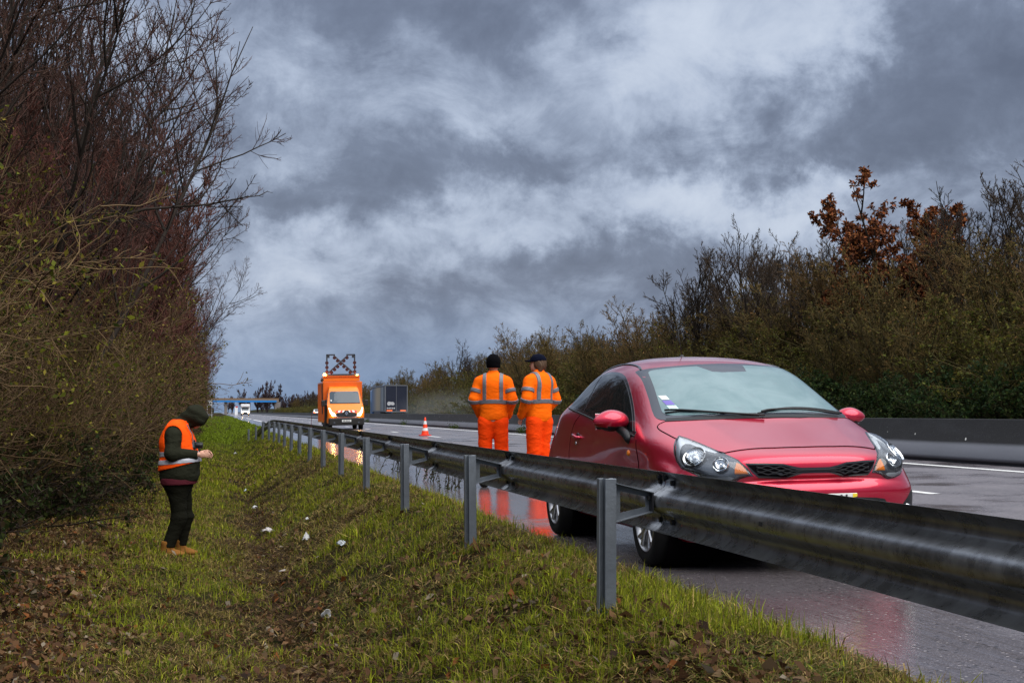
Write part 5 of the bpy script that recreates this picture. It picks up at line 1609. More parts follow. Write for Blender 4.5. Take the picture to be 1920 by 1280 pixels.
    if kind == 'beanie':
        bn = lambda P: np.maximum(smin(sd_ell(Rp(P), (0, -.002, 1.745), (.098, .116, .125)), sd_cone(flat(Rp(P), .85), (0, -.008, 1.70), (0, -.008, 1.76), .094, .096), .02) + .0022 * np.sin(np.arctan2(Rp(P)[..., 0], Rp(P)[..., 1]) * 44), np.maximum(1.668 + .25 * np.maximum(Rp(P)[..., 1], 0) - P[..., 2], -1))
        sdf_obj('beanie', bn, (-.16, -.16, 1.63), (.16, .18, 1.89), .006, m_hat, root)
    else:
        hr = lambda P: np.maximum(smin(sd_ell(Rp(P), (0, -.018, 1.725), (.094, .098, .118)), smin(sd_cone(Rp(P), (.045, -.055, 1.68), (.062, -.050, 1.585), .042, .024), sd_cone(Rp(P), (-.045, -.055, 1.68), (-.060, -.045, 1.595), .042, .022), .03), .03) + .004 * np.sin(Rp(P)[..., 0] * 260 + 20 * P[..., 2]), Rp(P)[..., 1] - .045)
        sdf_obj('hair', hr, (-.17, -.17, 1.54), (.17, .12, 1.86), .006, m_hair, root)
        cp = lambda P: np.minimum(np.maximum(sd_ell(Rp(P), (0, .0, 1.755), (.101, .118, .098)), 1.745 - .12 * Rp(P)[..., 1] - P[..., 2]), np.maximum(sd_ell(Rp(P), (0, .12, 1.752), (.078, .085, .016)), .06 - Rp(P)[..., 1]))
        sdf_obj('cap', cp, (-.23, -.23, 1.70), (.23, .23, 1.88), .006, m_cap, root)
        gl_ = lambda P: np.maximum(sd_cone(Rp(P), (-.055, .108, 1.728), (.055, .108, 1.728), .010, .010), -1)
    return root
def at_zc(px, zc, z=None, py=772):
    """road point seen at pixel column px and camera depth zc"""
    k = (px - 960) / FPX
    d = (sin(YAW) * cos(PITCH) + k * cos(YAW), cos(YAW) * cos(PITCH) - k * sin(YAW))
    return d[0] * zc, d[1] * zc
xw, yw = at_zc(925, 20.3)
worker((xw, yw, road_z(xw)), radians(-14), 'person in orange hi-vis jacket and trousers with black knit beanie, seen from behind', 1.0, 'beanie', radians(0), 1, .118)
xw, yw = at_zc(1010.5, 19.9)
worker((xw, yw, road_z(xw)), radians(30), 'person in orange hi-vis suit with dark cap and brown hair, looking left', .995, 'cap', radians(28), 5, .085)

# ------------------------------------------------------------------ hooded person on the grass (local +x is forward, -y towards the camera)
m_dk = cloth('dark_olive_jacket', (.018, .019, .012), .9, 0, .6)
m_dk2 = cloth('dark_trousers', (.0085, .0085, .0055), .9, 0, .5)
m_vest = cloth('hi_vis_vest', (1.0, .095, .006))
m_tape = mat('silver_tape', (.42, .43, .48), .4, .2)
m_tan = cloth('tan_boot', (.22, .095, .022), .7, 0, .3)
m_mar = cloth('maroon_shirt', (.10, .018, .028))
xm, ym = at_zc(337, 16.4)
zm = g0(xm, ym) - .01
man = empty('person', (xm, ym, zm), 0, 'hooded person in orange vest and tan boots looking down at their hands on the grass', 'person')
def f2(P):   # lateral squeeze for the trunk
    Q = P.copy(); Q[..., 1] = Q[..., 1] * 1.0; return Q
def mtorso(P):
    d = sd_cone(P, (.012, -.05, .95), (.012, .05, .95), .215, .215)
    d = smin(d, sd_cone(P, (.025, -.05, 1.08), (.025, .05, 1.08), .205, .205), .06)
    d = smin(d, sd_cone(P, (-.01, -.06, 1.28), (-.01, .06, 1.28), .185, .185), .06)
    d = smin(d, sd_cone(P, (-.02, -.13, 1.42), (-.02, .13, 1.42), .105, .105), .08)
    d = smin(d, sd_cone(P, (.0, 0, 1.45), (.08, 0, 1.53), .11, .09), .05)
    return d
AJ = {-1: [((-.030, -.205, 1.385), (-.040, -.275, 1.175), .090, .080), ((-.040, -.275, 1.175), (.215, -.15, 1.165), .080, .055)],
      1: [((-.045, .205, 1.385), (-.03, .275, 1.165), .093, .082), ((-.03, .275, 1.165), (.225, .10, 1.165), .082, .056)]}
def marm(P, s):
    d = None
    for a, b_, ra, rb in AJ[s]:
        q = sd_cone(P, a, b_, ra, rb); d = q if d is None else smin(d, q, .03)
    return d + wrinkle(P[..., [2, 1, 0]] if s < 0 else P, .005, 2.2)
def mhood_shape(P):
    d = smin(sd_cone(P, (.02, 0, 1.515), (.185, 0, 1.606), .082, .115), sd_cone(P, (.185, 0, 1.606), (.225, 0, 1.565), .115, .108), .04)
    d = smin(d, sd_cone(P, (.03, -.05, 1.46), (.03, .05, 1.46), .085, .085), .05)
    return d
def mhead(P0):
    P = P0 + np.array([.045, 0, -.005])
    d = sd_ell(P, (.185, 0, 1.580), (.105, .076, .105))
    d = smin(d, sd_ell(P, (.235, 0, 1.505), (.055, .048, .055)), .03)
    d = smin(d, sd_cone(P, (.285, 0, 1.545), (.292, 0, 1.512), .009, .014), .012)
    d = smin(d, sd_ell(P, (.272, 0, 1.478), (.012, .022, .008)), .008)
    for s in (-1, 1):
        d = np.maximum(d, -sd_ell(P, (.285, s * .030, 1.565), (.012, .014, .009)))
        d = smin(d, sd_ell(P, (.165, s * .078, 1.56), (.020, .010, .030)), .008)
    d = smin(d, sd_cone(P, (.05, 0, 1.42), (.16, 0, 1.53), .062, .058), .02)
    return d
LEGS = [(-1, (.0, -.09, .86), (.025, -.10, .46), (-.085, -.11, .13)), (1, (.005, .09, .86), (.075, .095, .46), (.020, .105, .13))]
def mlegs(P):
    d = sd_cone(P, (.0, -.07, .86), (.0, .07, .86), .168, .168)
    for s, a, b_, c in LEGS:
        q = smin(sd_cone(P, a, b_, .122, .084), sd_cone(P, b_, c, .084, .070), .04)
        d = smin(d, q, .04)
    return d
def mfinger(P, w, s):
    """hand at wrist w, pointing forward"""
    w = np.array(w)
    d = sd_ell(P, w + np.array((.045, -s * -.0, -.004)), (.050, .018, .036))
    for q, (dz_, L1_) in enumerate(((.024, .042), (.009, .050), (-.007, .046), (-.022, .036))):
        b0 = w + np.array((.080, .0, dz_)); b1 = b0 + np.array((L1_ * .75, -s * .018, -.006)); b2 = b1 + np.array((L1_ * .35, -s * .030, -.014))
        d = smin(d, smin(sd_cone(P, b0, b1, .0095, .0085), sd_cone(P, b1, b2, .0085, .0070), .004), .005)
    t0 = w + np.array((.030, -s * .010, .028)); t1 = t0 + np.array((.040, -s * .020, .012)); t2 = t1 + np.array((.034, -s * .014, -.008))
    d = smin(d, smin(sd_cone(P, t0, t1, .013, .0105), sd_cone(P, t1, t2, .0105, .008), .004), .006)
    return d
def munder(P):
    d = smin(mhead(P), mtorso(P) + .03, .03)
    for s in (-1, 1): d = smin(d, marm(P, s) + .028, .02)
    d = smin(d, mlegs(P) + .045, .03)
    for s, a, b_, c in LEGS: d = smin(d, sd_cone(P, (c[0], c[1], .10), (c[0] + .09, c[1], .04), .028, .024), .01)
    return d
sdf_join('body', [(munder, (-.32, -.40, 0.0), (.42, .40, 1.73), .012),
                  (lambda P: np.minimum(mfinger(P, (.235, -.142, 1.165), -1), sd_cone(P, (.16, -.165, 1.165), (.245, -.140, 1.165), .030, .026)), (.14, -.22, 1.08), (.42, -.04, 1.25), .004),
                  (lambda P: np.minimum(mfinger(P, (.245, .060, 1.165), 1), sd_cone(P, (.17, .105, 1.165), (.255, .062, 1.165), .030, .026)), (.15, -.06, 1.08), (.42, .16, 1.25), .004)], m_skin, man)
def mjacket(P):
    d = mtorso(P) - .004
    d = smin(d, np.minimum(marm(P, -1), marm(P, 1)), .02)
    d = d + wrinkle(P, .005, 1.3)
    cut = sd_cone(P, (.222, -.147, 1.165), (.40, -.147, 1.165), .10, .10)
    cut2 = sd_cone(P, (.235, .085, 1.165), (.40, .085, 1.165), .10, .10)
    d = np.maximum(d, -np.maximum(np.minimum(cut, cut2), .232 - P[..., 0] + .0))
    return np.maximum(d, .865 - P[..., 2])
sdf_obj('jacket', mjacket, (-.34, -.42, .82), (.42, .42, 1.66), .010, m_dk, man)
def mhood(P):
    d = mhood_shape(P) + .0035 * np.sin(60 * P[..., 2] + 30 * P[..., 0])
    # opening faces forward and down
    op = (P[..., 0] - .300) * .80 - (P[..., 2] - 1.49) * .60 * 1.0
    shell = np.maximum(d, -(d + .018))
    hole = sd_ell(P, (.345, 0, 1.455), (.125, .086, .125))
    return np.maximum(np.maximum(shell, -hole), (1.415 + .0 * P[..., 0]) - P[..., 2] + np.clip(P[..., 0] - .08, 0, .12) * .55)
sdf_obj('hood', mhood, (-.14, -.18, 1.38), (.38, .18, 1.76), .007, m_dk, man)
hem = lambda P: .975 + (P[..., 0] + .21) * .25
def mvest(P):
    d = mtorso(P) - .016 + wrinkle(P, .004, 4)
    d = np.maximum(d, hem(P) - P[..., 2])
    # V neck and arm holes
    for s in (-1, 1):
        d = np.maximum(d, -sd_cone(P, (-.045, s * .26, 1.38), (-.035, s * .30, 1.17), .115, .10))
    d = np.maximum(d, -sd_cone(P, (.30, 0, 1.24), (.10, 0, 1.60), .03, .115))
    return np.maximum(d, P[..., 2] - 1.56 + .0)
sdf_obj('hi_vis_vest', mvest, (-.28, -.32, .93), (.34, .32, 1.62), .009, m_vest, man)
for z0_, sl in ((1.165, .02), (1.070, .09)):
    bd = lambda P, z0_=z0_, sl=sl: np.maximum(mtorso(P) - .022 + wrinkle(P, .004, 4), np.abs(P[..., 2] - z0_ - (P[..., 0] + .21) * sl) - .027)
    bd2 = lambda P, bd=bd: np.maximum(bd(P), -sd_cone(P, (-.045, -.26, 1.38), (-.035, -.30, 1.17), .10, .09))
    sdf_obj('silver_band', bd2, (-.29, -.32, z0_ - .05), (.34, .32, z0_ + .10), .006, m_tape, man)
sdf_obj('shirt_hem', lambda P: np.maximum(smin(mlegs(P) - .012, sd_cone(P, (.01, -.06, .9), (.01, .06, .9), .2, .2), .02), np.maximum(.825 + .03 * P[..., 0] - P[..., 2], P[..., 2] - .90)), (-.30, -.30, .79), (.32, .30, .93), .009, m_mar, man)
def mtrous(P):
    d = mlegs(P) + wrinkle(P, .007, 7)
    return np.maximum(np.maximum(d, .125 - P[..., 2]), P[..., 2] - .90)
sdf_obj('trousers', mtrous, (-.30, -.30, .08), (.30, .30, .95), .010, m_dk2, man)
for s, a, b_, c in LEGS:
    yw_ = .0
    bt = lambda P, c=c: np.maximum(smin(sd_cone(P, (c[0] - .01, c[1], .17), (c[0] - .02, c[1], .06), .072, .064), smin(sd_cone(P, (c[0] - .04, c[1], .060), (c[0] + .09, c[1] - .015, .052), .060, .052), sd_ell(P, (c[0] + .13, c[1] - .015, .044), (.064, .050, .044)), .03), .03) + .004 * np.sin(P[..., 2] * 90) * (P[..., 0] > c[0] + .02), np.maximum(-P[..., 2], P[..., 2] - .20))
    bo = sdf_obj('boot', bt, (c[0] - .16, c[1] - .14, -.02), (c[0] + .27, c[1] + .14, .26), .009, m_tan, man)
    sl_ = lambda P, c=c: np.maximum(smin(sd_cone(P, (c[0] - .04, c[1], .02), (c[0] + .16, c[1] - .015, .02), .064, .058), sd_cone(P, (c[0] - .04, c[1], .02), (c[0] - .03, c[1], .02), .064, .064), .02), np.maximum(-.012 - P[..., 2], P[..., 2] - .022))
    sdf_obj('sole', sl_, (c[0] - .16, c[1] - .14, -.03), (c[0] + .27, c[1] + .14, .05), .008, mat('boot_sole', (.16, .08, .03), .8) if 'boot_sole' not in bpy.data.materials else bpy.data.materials['boot_sole'], bo)
man.rotation_euler = (0, 0, radians(-6))
# photo camera hanging on the chest
ph = empty('photo_camera', (xm + .16, ym - .10, zm + 1.265), radians(-6), 'black compact photo camera hanging on a strap at the chest of the hooded person', 'camera')
mb = MB(); mb.box((0, 0, 0), (.075, .12, .085), bev=.010); mb.box((0, 0, .05), (.05, .05, .03), bev=.006); mb.build('camera_body', mat('camera_black', (.012, .012, .013), .35), ph)
mb = MB(); mb.lathe([(.001, .11), (.034, .11), (.036, .10), (.036, .06), (.031, .03)], (0, 0, 0), 'x', 24); mb.build('lens', bpy.data.materials['camera_black'], ph, angle=.6)
mb = MB(); mb.box((-.002, -.062, .005), (.05, .004, .05), bev=.001); mb.build('screen', mat('camera_screen', (.10, .14, .16), .1), ph)
mb = MB(); mb.tube([(.01, .06, .03), (-.03, .085, .14), (-.08, .09, .24)], .006, 6); mb.tube([(.01, -.06, .03), (-.0, -.075, .13), (-.06, -.085, .24)], .006, 6); mb.build('strap', mat('strap_grey', (.16, .17, .19), .6), ph)
# ================================================================== vehicles and structures further along
def road_at(px, zc):
    x, y = at_zc(px, zc); return x, y
m_or = mat('service_orange', (.88, .205, .008), .4, coat=.3, var=.08, vscale=2)
m_or2 = mat('service_orange_shaded', (.70, .125, .008), .5, var=.18, vscale=2)  # same orange as the cab, with the box's shade put into the colour
m_dark = mat('dark_plastic', (.018, .017, .016), .5)
m_vglass = mat('van_glass', (.030, .048, .065), .10, spec=.45)
m_lampon = mat('lit_headlamp', (1, .8, .5), .3, emit=(1.0, .55, .14), es=45)
m_lamp2 = mat('lamp_cluster', (.8, .75, .65), .2, emit=(1.0, .75, .45), es=1.6)
m_beac = mat('amber_beacon', (1, .45, .05), .3, emit=(1.0, .38, .03), es=40)
m_metal = mat('grey_frame', (.045, .05, .06), .55, .2)
m_red = mat('signal_red', (.62, .02, .015), .45)
m_rdisc = mat('sign_lamp', (.050, .014, .012), .4, coat=.2)
m_wht = mat('vehicle_white', (.78, .80, .82), .35, coat=.4)

# ---- orange maintenance van, facing the camera (local -y is the front)
vx, vy = 7.05, 81.0
van = empty('maintenance_van', (vx, vy, road_z(vx)), radians(0), 'orange road maintenance van with lit headlamps and a cross-shaped lamp frame on its box', 'van')
van.rotation_euler = (0, -atan(CF), 0)
# cab: side profile (y, z) extruded across, tapered at the top
mb = MB()
prof_ = [(0.02, .42), (-.02, .62), (.00, .95), (.10, 1.12), (.62, 1.40), (.78, 1.47), (1.36, 2.12), (1.52, 2.30), (1.85, 2.43), (2.35, 2.47), (2.35, .40), (.45, .36)]
def cab_w(z): return float(np.interp(z, [.3, 1.0, 1.45, 2.1, 2.5], [.98, 1.02, 1.01, .90, .80]))
bm = mb.bm
rows = []
xs_ = [-1, -.95, -.88, -.78, -.65, -.5, -.3, 0, .3, .5, .65, .78, .88, .95, 1]
for u in xs_:
    rr = []
    for (py_, pz_) in prof_:
        bow = .16 * abs(u) ** 3 if pz_ < 2.2 else .10 * abs(u) ** 3 * (pz_ > 1.5)
        inset_ = .05 if abs(u) == 1 else 0
        rr.append(bm.verts.new((u * cab_w(pz_), py_ + bow + (inset_ if py_ < 2 else 0), pz_ - (inset_ * .8 if pz_ > 2.2 else 0))))
    rows.append(rr)
n = len(prof_)
for i in range(len(rows) - 1):
    for j in range(n): bm.faces.new((rows[i][j], rows[i][(j + 1) % n], rows[i + 1][(j + 1) % n], rows[i + 1][j]))
bm.faces.new(rows[0]); bm.faces.new(rows[-1][::-1])
mb.build('cab', m_or, van, angle=.7)
def van_front(z):   # y of the cab front at height z on the centre line
    return float(np.interp(z, [.42, .62, .95, 1.12, 1.40, 1.47, 2.12, 2.30, 2.43], [.02, -.02, 0, .10, .62, .78, 1.36, 1.52, 1.85]))
def van_panel(name, poly, m, off, parent=van, th=.02):
    """thin panel following the cab front, polygon in (x,z)"""
    P = densify(poly, .08); c = np.mean(P, 0)
    bm = bmesh.new()
    def pt(x, z, o): 
        u = abs(x) / cab_w(z); 
        return (x, van_front(z) + (.16 if z < 2.2 else .10) * min(u, 1) ** 3 - o * .75, z + o * .5)
    A = [bm.verts.new(pt(x, z, off)) for x, z in P]
    rings = [A]
    for s_ in (.85, .7, .5, .25):
        rings.append([bm.verts.new(pt(c[0] + (x - c[0]) * s_, c[1] + (z - c[1]) * s_, off)) for x, z in P])
    ce = bm.verts.new(pt(c[0], c[1], off))
    B = [bm.verts.new(pt(x, z, off - th)) for x, z in P]
    k = len(P)
    for i in range(k):
        j = (i + 1) % k
        bm.faces.new((B[i], B[j], A[j], A[i]))
        for a, b_ in zip(rings[:-1], rings[1:]): bm.faces.new((a[i], a[j], b_[j], b_[i]))
        bm.faces.new((rings[-1][i], rings[-1][j], ce))
    bmesh.ops.recalc_face_normals(bm, faces=bm.faces)
    me = bpy.data.meshes.new(name); bm.to_mesh(me); bm.free()
    return link(name, me, parent, [m], False)
van_panel('windscreen', [(-.82, 1.50), (.82, 1.50), (.86, 1.54), (.82, 2.08), (.76, 2.15), (-.76, 2.15), (-.82, 2.08), (-.86, 1.54)], m_vglass, .030)
van_panel('windscreen_base', [(-.86, 1.465), (.86, 1.465), (.855, 1.50), (-.855, 1.50)], m_dark, .028)
van_panel('sticker', [(-.80, 1.60), (-.74, 1.60), (-.74, 1.68), (-.80, 1.68)], m_white, .036)
for s in (-1, 1):
    hp = [(s * .60, .74), (s * .78, .78), (s * .90, .92), (s * .97, 1.22), (s * .90, 1.24), (s * .80, 1.02), (s * .62, .88)]
    h = van_panel('headlight', hp, m_lamp2, .020)
    mb = MB(); mb.lathe([(.001, -.03), (.07, -.03), (.085, .0), (.085, .03)], (0, 0, 0), 'y', 20); l_ = mb.build('lamp', m_lampon, h, True); l_.location = (s * .735, van_front(.85) + .045, .855)
van_panel('grille', smooth_poly([(-.55, .70), (.55, .70), (.60, .86), (.50, .96), (-.50, .96), (-.60, .86)], 1), m_dark, .012)
mb = MB()
for j, zz in enumerate((.74, .80, .86)):
    for i in range(-4, 5): mb.box((i * .105 + (.05 if j % 2 else 0), -.045 + .16 * abs(i * .105) ** 3, zz), (.022, .012, .018))
mb.tube([(-.60, -.0, .82), (-.50, -.05, .69), (0, -.065, .665), (.50, -.05, .69), (.60, .0, .82)], .012, 6)
mb.build('grille_trim', m_chrome, van)
# diamond badge
mb = MB(); mb.prism([(-.085, 0), (0, .125), (.085, 0), (0, -.125)], -.075, -.05, 'y'); bg = mb.build('badge', m_chrome, van); bg.location = (0, 0, .93)
mb = MB(); mb.prism([(-.028, 0), (0, .05), (.028, 0), (0, -.05)], -.079, -.074, 'y'); mb.build('badge_centre', m_dark, bg)
mb = MB(); mb.prism(smooth_poly([(-.20, .0), (-.10, .16), (.10, .16), (.20, .0), (.10, -.16), (-.10, -.16)], 1), -.045, -.03, 'y'); o = mb.build('badge_plate', m_dark, van); o.location = (0, 0, .93)
# red and white chevrons over the grille
for i in range(-5, 5):
    if abs(i + .5) < 1: continue
    s = 1 if i >= 0 else -1
    x0 = i * .12; m_ = m_red if (i % 2 == 0) == (s > 0) else m_white
    van_panel('chevron', [(x0, .975), (x0 + .12, .975), (x0 + .12 - s * .05, 1.075), (x0 - s * .05, 1.075)], m_, .010)
mb = MB()
mb.box((0, .12, .46), (1.98, .34, .42), bev=.06)
mb.build('bumper', m_dark, van)
mb = MB(); mb.box((0, -.072, .50), (.52, .02, .12), bev=.004); pl_ = mb.build('number_plate', m_white, van)
mb = MB()
for i, xx in enumerate((-.17, -.11, -.03, .03, .09, .16)): mb.box((xx, -.084, .50), (.032, .004, .07))
mb.build('plate_characters', bpy.data.materials['ink'], pl_)
for s in (-1, 1):
    mb = MB(); mb.lathe([(.001, -.02), (.05, -.02), (.06, .01)], (s * .68, -.055, .40), 'y', 16); mb.build('fog_lamp', m_hlin, van)
    mb = MB(); mb.box((s * 1.22, .95, 1.50), (.22, .10, .34), bev=.04); mb.tube([(s * .98, .98, 1.44), (s * 1.16, .95, 1.44)], .035, 8); mb.build('mirror', m_dark, van)
    mb = MB(); mb.prism([(.92, 1.46), (1.50, 2.08), (1.95, 2.10), (1.95, 1.46)], s * 1.012, s * 1.022, 'x'); 
    bmw = mb.bm
    for v in bmw.verts: v.co.x -= s * max(0, (v.co.z - 1.45)) * .165
    mb.build('side_window', m_vglass, van)
for s in (-1, 1):
    for yy_ in (.85, 4.55):
        mb = MB(); mb.lathe([(.20, -.11), (.32, -.115), (.345, -.08), (.345, .08), (.32, .115), (.20, .11), (.001, .06)], (s * .87, yy_, .345), 'x', 30); mb.build('wheel', m_tyre, van, angle=.8)
# box body
mb = MB(); mb.box((0, 4.6, 1.58), (2.22, 4.5, 2.32), bev=.03); bx_ = mb.build('box_body', m_or2, van)
mb = MB()
for s in (-1, 1):
    mb.box((s * 1.113, 4.6, 2.70), (.03, 4.5, .08)); mb.box((s * 1.113, 4.6, .46), (.03, 4.5, .10))
    for yy_ in (2.42, 3.5, 4.6, 5.7, 6.78): mb.box((s * 1.112, yy_, 1.58), (.025, .05, 2.2))
mb.build('box_rails', m_or, bx_)
mb = MB(); mb.box((-1.125, 3.0, 1.75), (.03, .5, 1.7)); mb.build('side_hatch', m_dark, bx_)
mb = MB(); mb.box((-1.02, 1.95, .95), (.10, .62, 1.5), bev=.02); mb.build('step_well', m_dark, van)
mb = MB(); mb.box((-1.06, 3.3, .38), (.06, 1.9, .22)); mb.box((1.06, 3.3, .38), (.06, 1.9, .22)); mb.build('side_guard', m_metal, van)
mb = MB(); mb.box((-.06, 3.3, 2.90), (2.10, 1.8, .26), bev=.02); rt = mb.build('roof_platform', m_or, van)
mb = MB(); mb.box((-.06, 2.36, 3.05), (2.14, .06, .06)); mb.box((-.06, 2.38, 2.78), (2.14, .04, .05)); mb.build('platform_rim', m_or2, rt)
for s, sc_ in ((-1.0, .85), (.86, .5)):
    mb = MB(); mb.lathe([(r0_ * sc_, z0_ * sc_ + 3.06) for r0_, z0_ in ((.10, 0), (.105, .02), (.095, .14), (.06, .19), (.001, .20))], (s, 2.55, 0), 'z', 18); b_ = mb.build('beacon', m_beac, rt, True)
mb = MB(); mb.lathe([(.09, -.05), (.09, .10), (.001, .12)], (-1.16, 2.45, 2.83), 'y', 16); mb.build('side_lamp', m_dark, rt)
# arrow / cross lamp frame
fr_ = empty('sign_frame', (-.06, 2.7, 3.08)); fr_.parent = van
mb = MB()
w_, h_ = .80, 1.22
mb.box((-w_, 0, h_ / 2), (.08, .07, h_)); mb.box((w_, 0, h_ / 2), (.08, .07, h_)); mb.box((0, 0, .04), (1.7, .10, .14)); mb.box((-.58, 0, h_), (.50, .07, .08)); mb.box((.58, 0, h_), (.50, .07, .08))
mb.tube([(-.72, 0, .18), (.40, 0, h_ - .04)], .045, 6); mb.tube([(.72, 0, .18), (-.40, 0, h_ - .04)], .045, 6)
mb.box((-.72, 0, h_ - .10), (.15, .04, .16)); mb.box((.72, 0, h_ - .10), (.15, .04, .16))
mb.build('frame_bars', m_metal, fr_)
spots = [(-w_, z) for z in (.24, .50, .76)] + [(w_, z) for z in (.24, .50, .76)] + [(0, .70)]
for k in (1, 2, 3): spots += [(-.18 * k, .70 - .165 * k), (.18 * k, .70 - .165 * k)]
for k in (1, 2): spots += [(-.18 * k, .70 + .175 * k), (.18 * k, .70 + .175 * k)]
for (x_, z_) in spots:
    mb = MB(); mb.lathe([(.001, -.05), (.085, -.05), (.10, -.03), (.10, .05), (.001, .06)], (x_, 0, z_), 'y', 18); mb.build('sign_lamp', m_rdisc, fr_, angle=.6)

# ---- curtain-sided lorry on the far carriageway, seen from behind
lx, ly = 19.2, 158.0
lor = empty('lorry', (lx, ly, ZB - .07), 0, 'dark blue curtain-sided lorry driving away on the far carriageway', 'lorry')
m_navy = mat('lorry_navy', (.010, .014, .030), .45, var=.3, vscale=1.2)
m_cur, t, b = new_mat('printed_curtain')
tcn = t.n('ShaderNodeTexCoord'); ob = tcn.outputs['Object']
sp_ = t.n('ShaderNodeSeparateXYZ'); t.link(ob, sp_.inputs[0])
n1 = t.noise(ob, .7, 4, .6)
cc_ = t.ramp(t.m('ADD', t.m('DIVIDE', sp_.outputs[1], 13.5), t.m('MULTIPLY', t.m('SUBTRACT', n1, .5), .12)), [(.0, (.05, .06, .08)), (.14, (.06, .07, .09)), (.18, (.24, .27, .30)), (.30, (.10, .11, .12)), (.42, (.32, .26, .16)), (.60, (.34, .27, .17)), (.78, (.18, .18, .18)), (.95, (.08, .12, .2))])
t.link(cc_, b.inputs['Base Color']); b.inputs['Roughness'].default_value = .5
mb = MB(); mb.box((0, 6.9, 2.45), (2.50, 13.6, 2.95), bev=.02); tb = mb.build('trailer_body', m_navy, lor)
mb = MB(); mb.box((-1.258, 6.9, 2.42), (.012, 13.3, 2.62)); mb.build('side_curtain', m_cur, tb)
mb = MB()
for s in (-1, 1): mb.box((s * 1.21, .085, 2.45), (.09, .03, 2.9))
mb.box((0, .085, 3.88), (2.5, .03, .10)); mb.box((0, .085, 1.0), (2.5, .03, .10)); mb.box((0.0, .082, 2.45), (.04, .03, 2.8))
for s in (-1, 1): mb.box((-1.262, 6.9, 3.86 if s > 0 else 1.04), (.03, 13.5, .10))
mb.box((-1.262, .16, 2.45), (.03, .10, 2.9))
mb.build('rear_frame', mat('lorry_grey', (.13, .14, .155), .5), tb)
mb = MB(); mb.prism(smooth_poly([(-1.05, 1.85), (-.9, 2.15), (-.6, 2.05), (-.35, 2.10), (-.15, 1.85), (-.35, 1.65), (-.6, 1.78), (-.85, 1.62)], 2), .070, .096, 'y'); mb.build('door_emblem', mat('emblem_white', (.42, .43, .45), .5), tb)
mb = MB()
for i in range(5): mb.box((-.98 + i * .19, .080, 1.38), (.13, .02, .16))
mb.build('door_lettering', bpy.data.materials['emblem_white'], tb)
for i in range(6):
    pass
mb = MB(); mb.box((-.75, .07, 1.12), (.62, .03, .14)); mb.box((.75, .07, 1.12), (.62, .03, .14)); mb.build('rear_marker', mat('lorry_marker', (.75, .16, .04), .4, emit=(1, .15, .04), es=.35), tb)
mb = MB(); mb.box((0, .3, .72), (2.4, .15, .25)); mb.build('rear_bumper', m_dark, lor)
for yy_ in (2.2, 3.5, 4.8, 15.5):
    for s in (-1, 1):
        mb = MB(); mb.lathe([(.28, -.16), (.50, -.17), (.52, -.12), (.52, .12), (.50, .17), (.28, .16), (.001, .08)], (s * 1.05, yy_, .52), 'x', 24); mb.build('wheel', m_tyre, lor, angle=.8)
mb = MB(); mb.box((0, 15.0, 2.0), (2.48, 2.2, 3.2), bev=.15); mb.build('tractor_cab', mat('cab_blue', (.02, .10, .26), .35, coat=.4), lor)
mb = MB(); mb.box((-1.28, 7.5, .78), (.05, 6.5, .5)); mb.box((1.28, 7.5, .78), (.05, 6.5, .5)); mb.build('side_skirt', m_metal, lor)

# ---- white motorhome coming the other way
wx, wy = 6.6, 366.0
mh = empty('motorhome', (wx, wy, road_z(wx)), 0, 'small white motorhome with headlamps on, approaching near the bridge', 'motorhome')
mb = MB(); mb.box((0, 3.6, 1.75), (2.25, 5.2, 2.4), bev=.12); mb.box((0, 1.1, 2.62), (2.2, 1.4, .66), bev=.15); mb.build('living_box', m_wht, mh)
mb = MB(); mb.prism([(0, .45), (-.04, .9), (.12, 1.15), (.6, 1.30), (1.2, 2.25), (1.9, 2.3), (1.9, .4)], -1.0, 1.0, 'x'); mb.build('cab', m_wht, mh)
mb = MB(); mb.prism([(.64, 1.36), (1.10, 2.16), (1.08, 2.17), (.62, 1.37)], -.86, .86, 'x'); ws_ = mb.build('windscreen', m_vglass, mh); ws_.location = (0, -.03, .01)
mb = MB(); mb.box((0, -.03, .78), (.9, .05, .30)); mb.box((0, .02, .48), (1.9, .12, .22)); mb.build('grille', m_dark, mh)
for s in (-1, 1):
    mb = MB(); mb.lathe([(.001, -.03), (.12, -.03), (.14, .03)], (s * .75, -.01, .88), 'y', 16); mb.build('headlight', m_lampon, mh)
    for yy_ in (1.0, 4.6):
        mb = MB(); mb.lathe([(.2, -.1), (.33, -.1), (.33, .1), (.2, .1)], (s * .92, yy_, .33), 'x', 20); mb.build('wheel', m_tyre, mh)
# ---- white car far away on the other carriageway (rear towards us)
cxx, cyy = 20.2, 300.0
fc = empty('white_car', (cxx, cyy, ZB - .06), 0, 'tiny white car with red tail lamps driving away behind the median barrier', 'car')
mb = MB(); mb.prism([(0, .35), (-.02, .75), (.10, .95), (.35, 1.05), (.85, 1.46), (2.2, 1.50), (3.0, 1.05), (3.9, .88), (4.1, .6), (4.1, .3)], -.86, .86, 'x')
for v in mb.bm.verts:
    if v.co.z > 1.2: v.co.x *= .82
mb.build('body', m_wht, fc)
mb = MB(); mb.prism([(.36, 1.08), (.84, 1.43), (.80, 1.44), (.32, 1.09)], -.66, .66, 'x'); mb.build('rear_window', m_vglass, fc)
for s in (-1, 1):
    mb = MB(); mb.box((s * .70, .0, .88), (.30, .12, .22), bev=.02); mb.build('tail_light', mat('lit_tail', (.8, .05, .02), .3, emit=(1, .12, .02), es=5) if 'lit_tail' not in bpy.data.materials else bpy.data.materials['lit_tail'], fc)
    for yy_ in (.75, 3.3):
        mb = MB(); mb.lathe([(.2, -.1), (.31, -.1), (.31, .1), (.2, .1)], (s * .76, yy_, .31), 'x', 20); mb.build('wheel', m_tyre, fc)

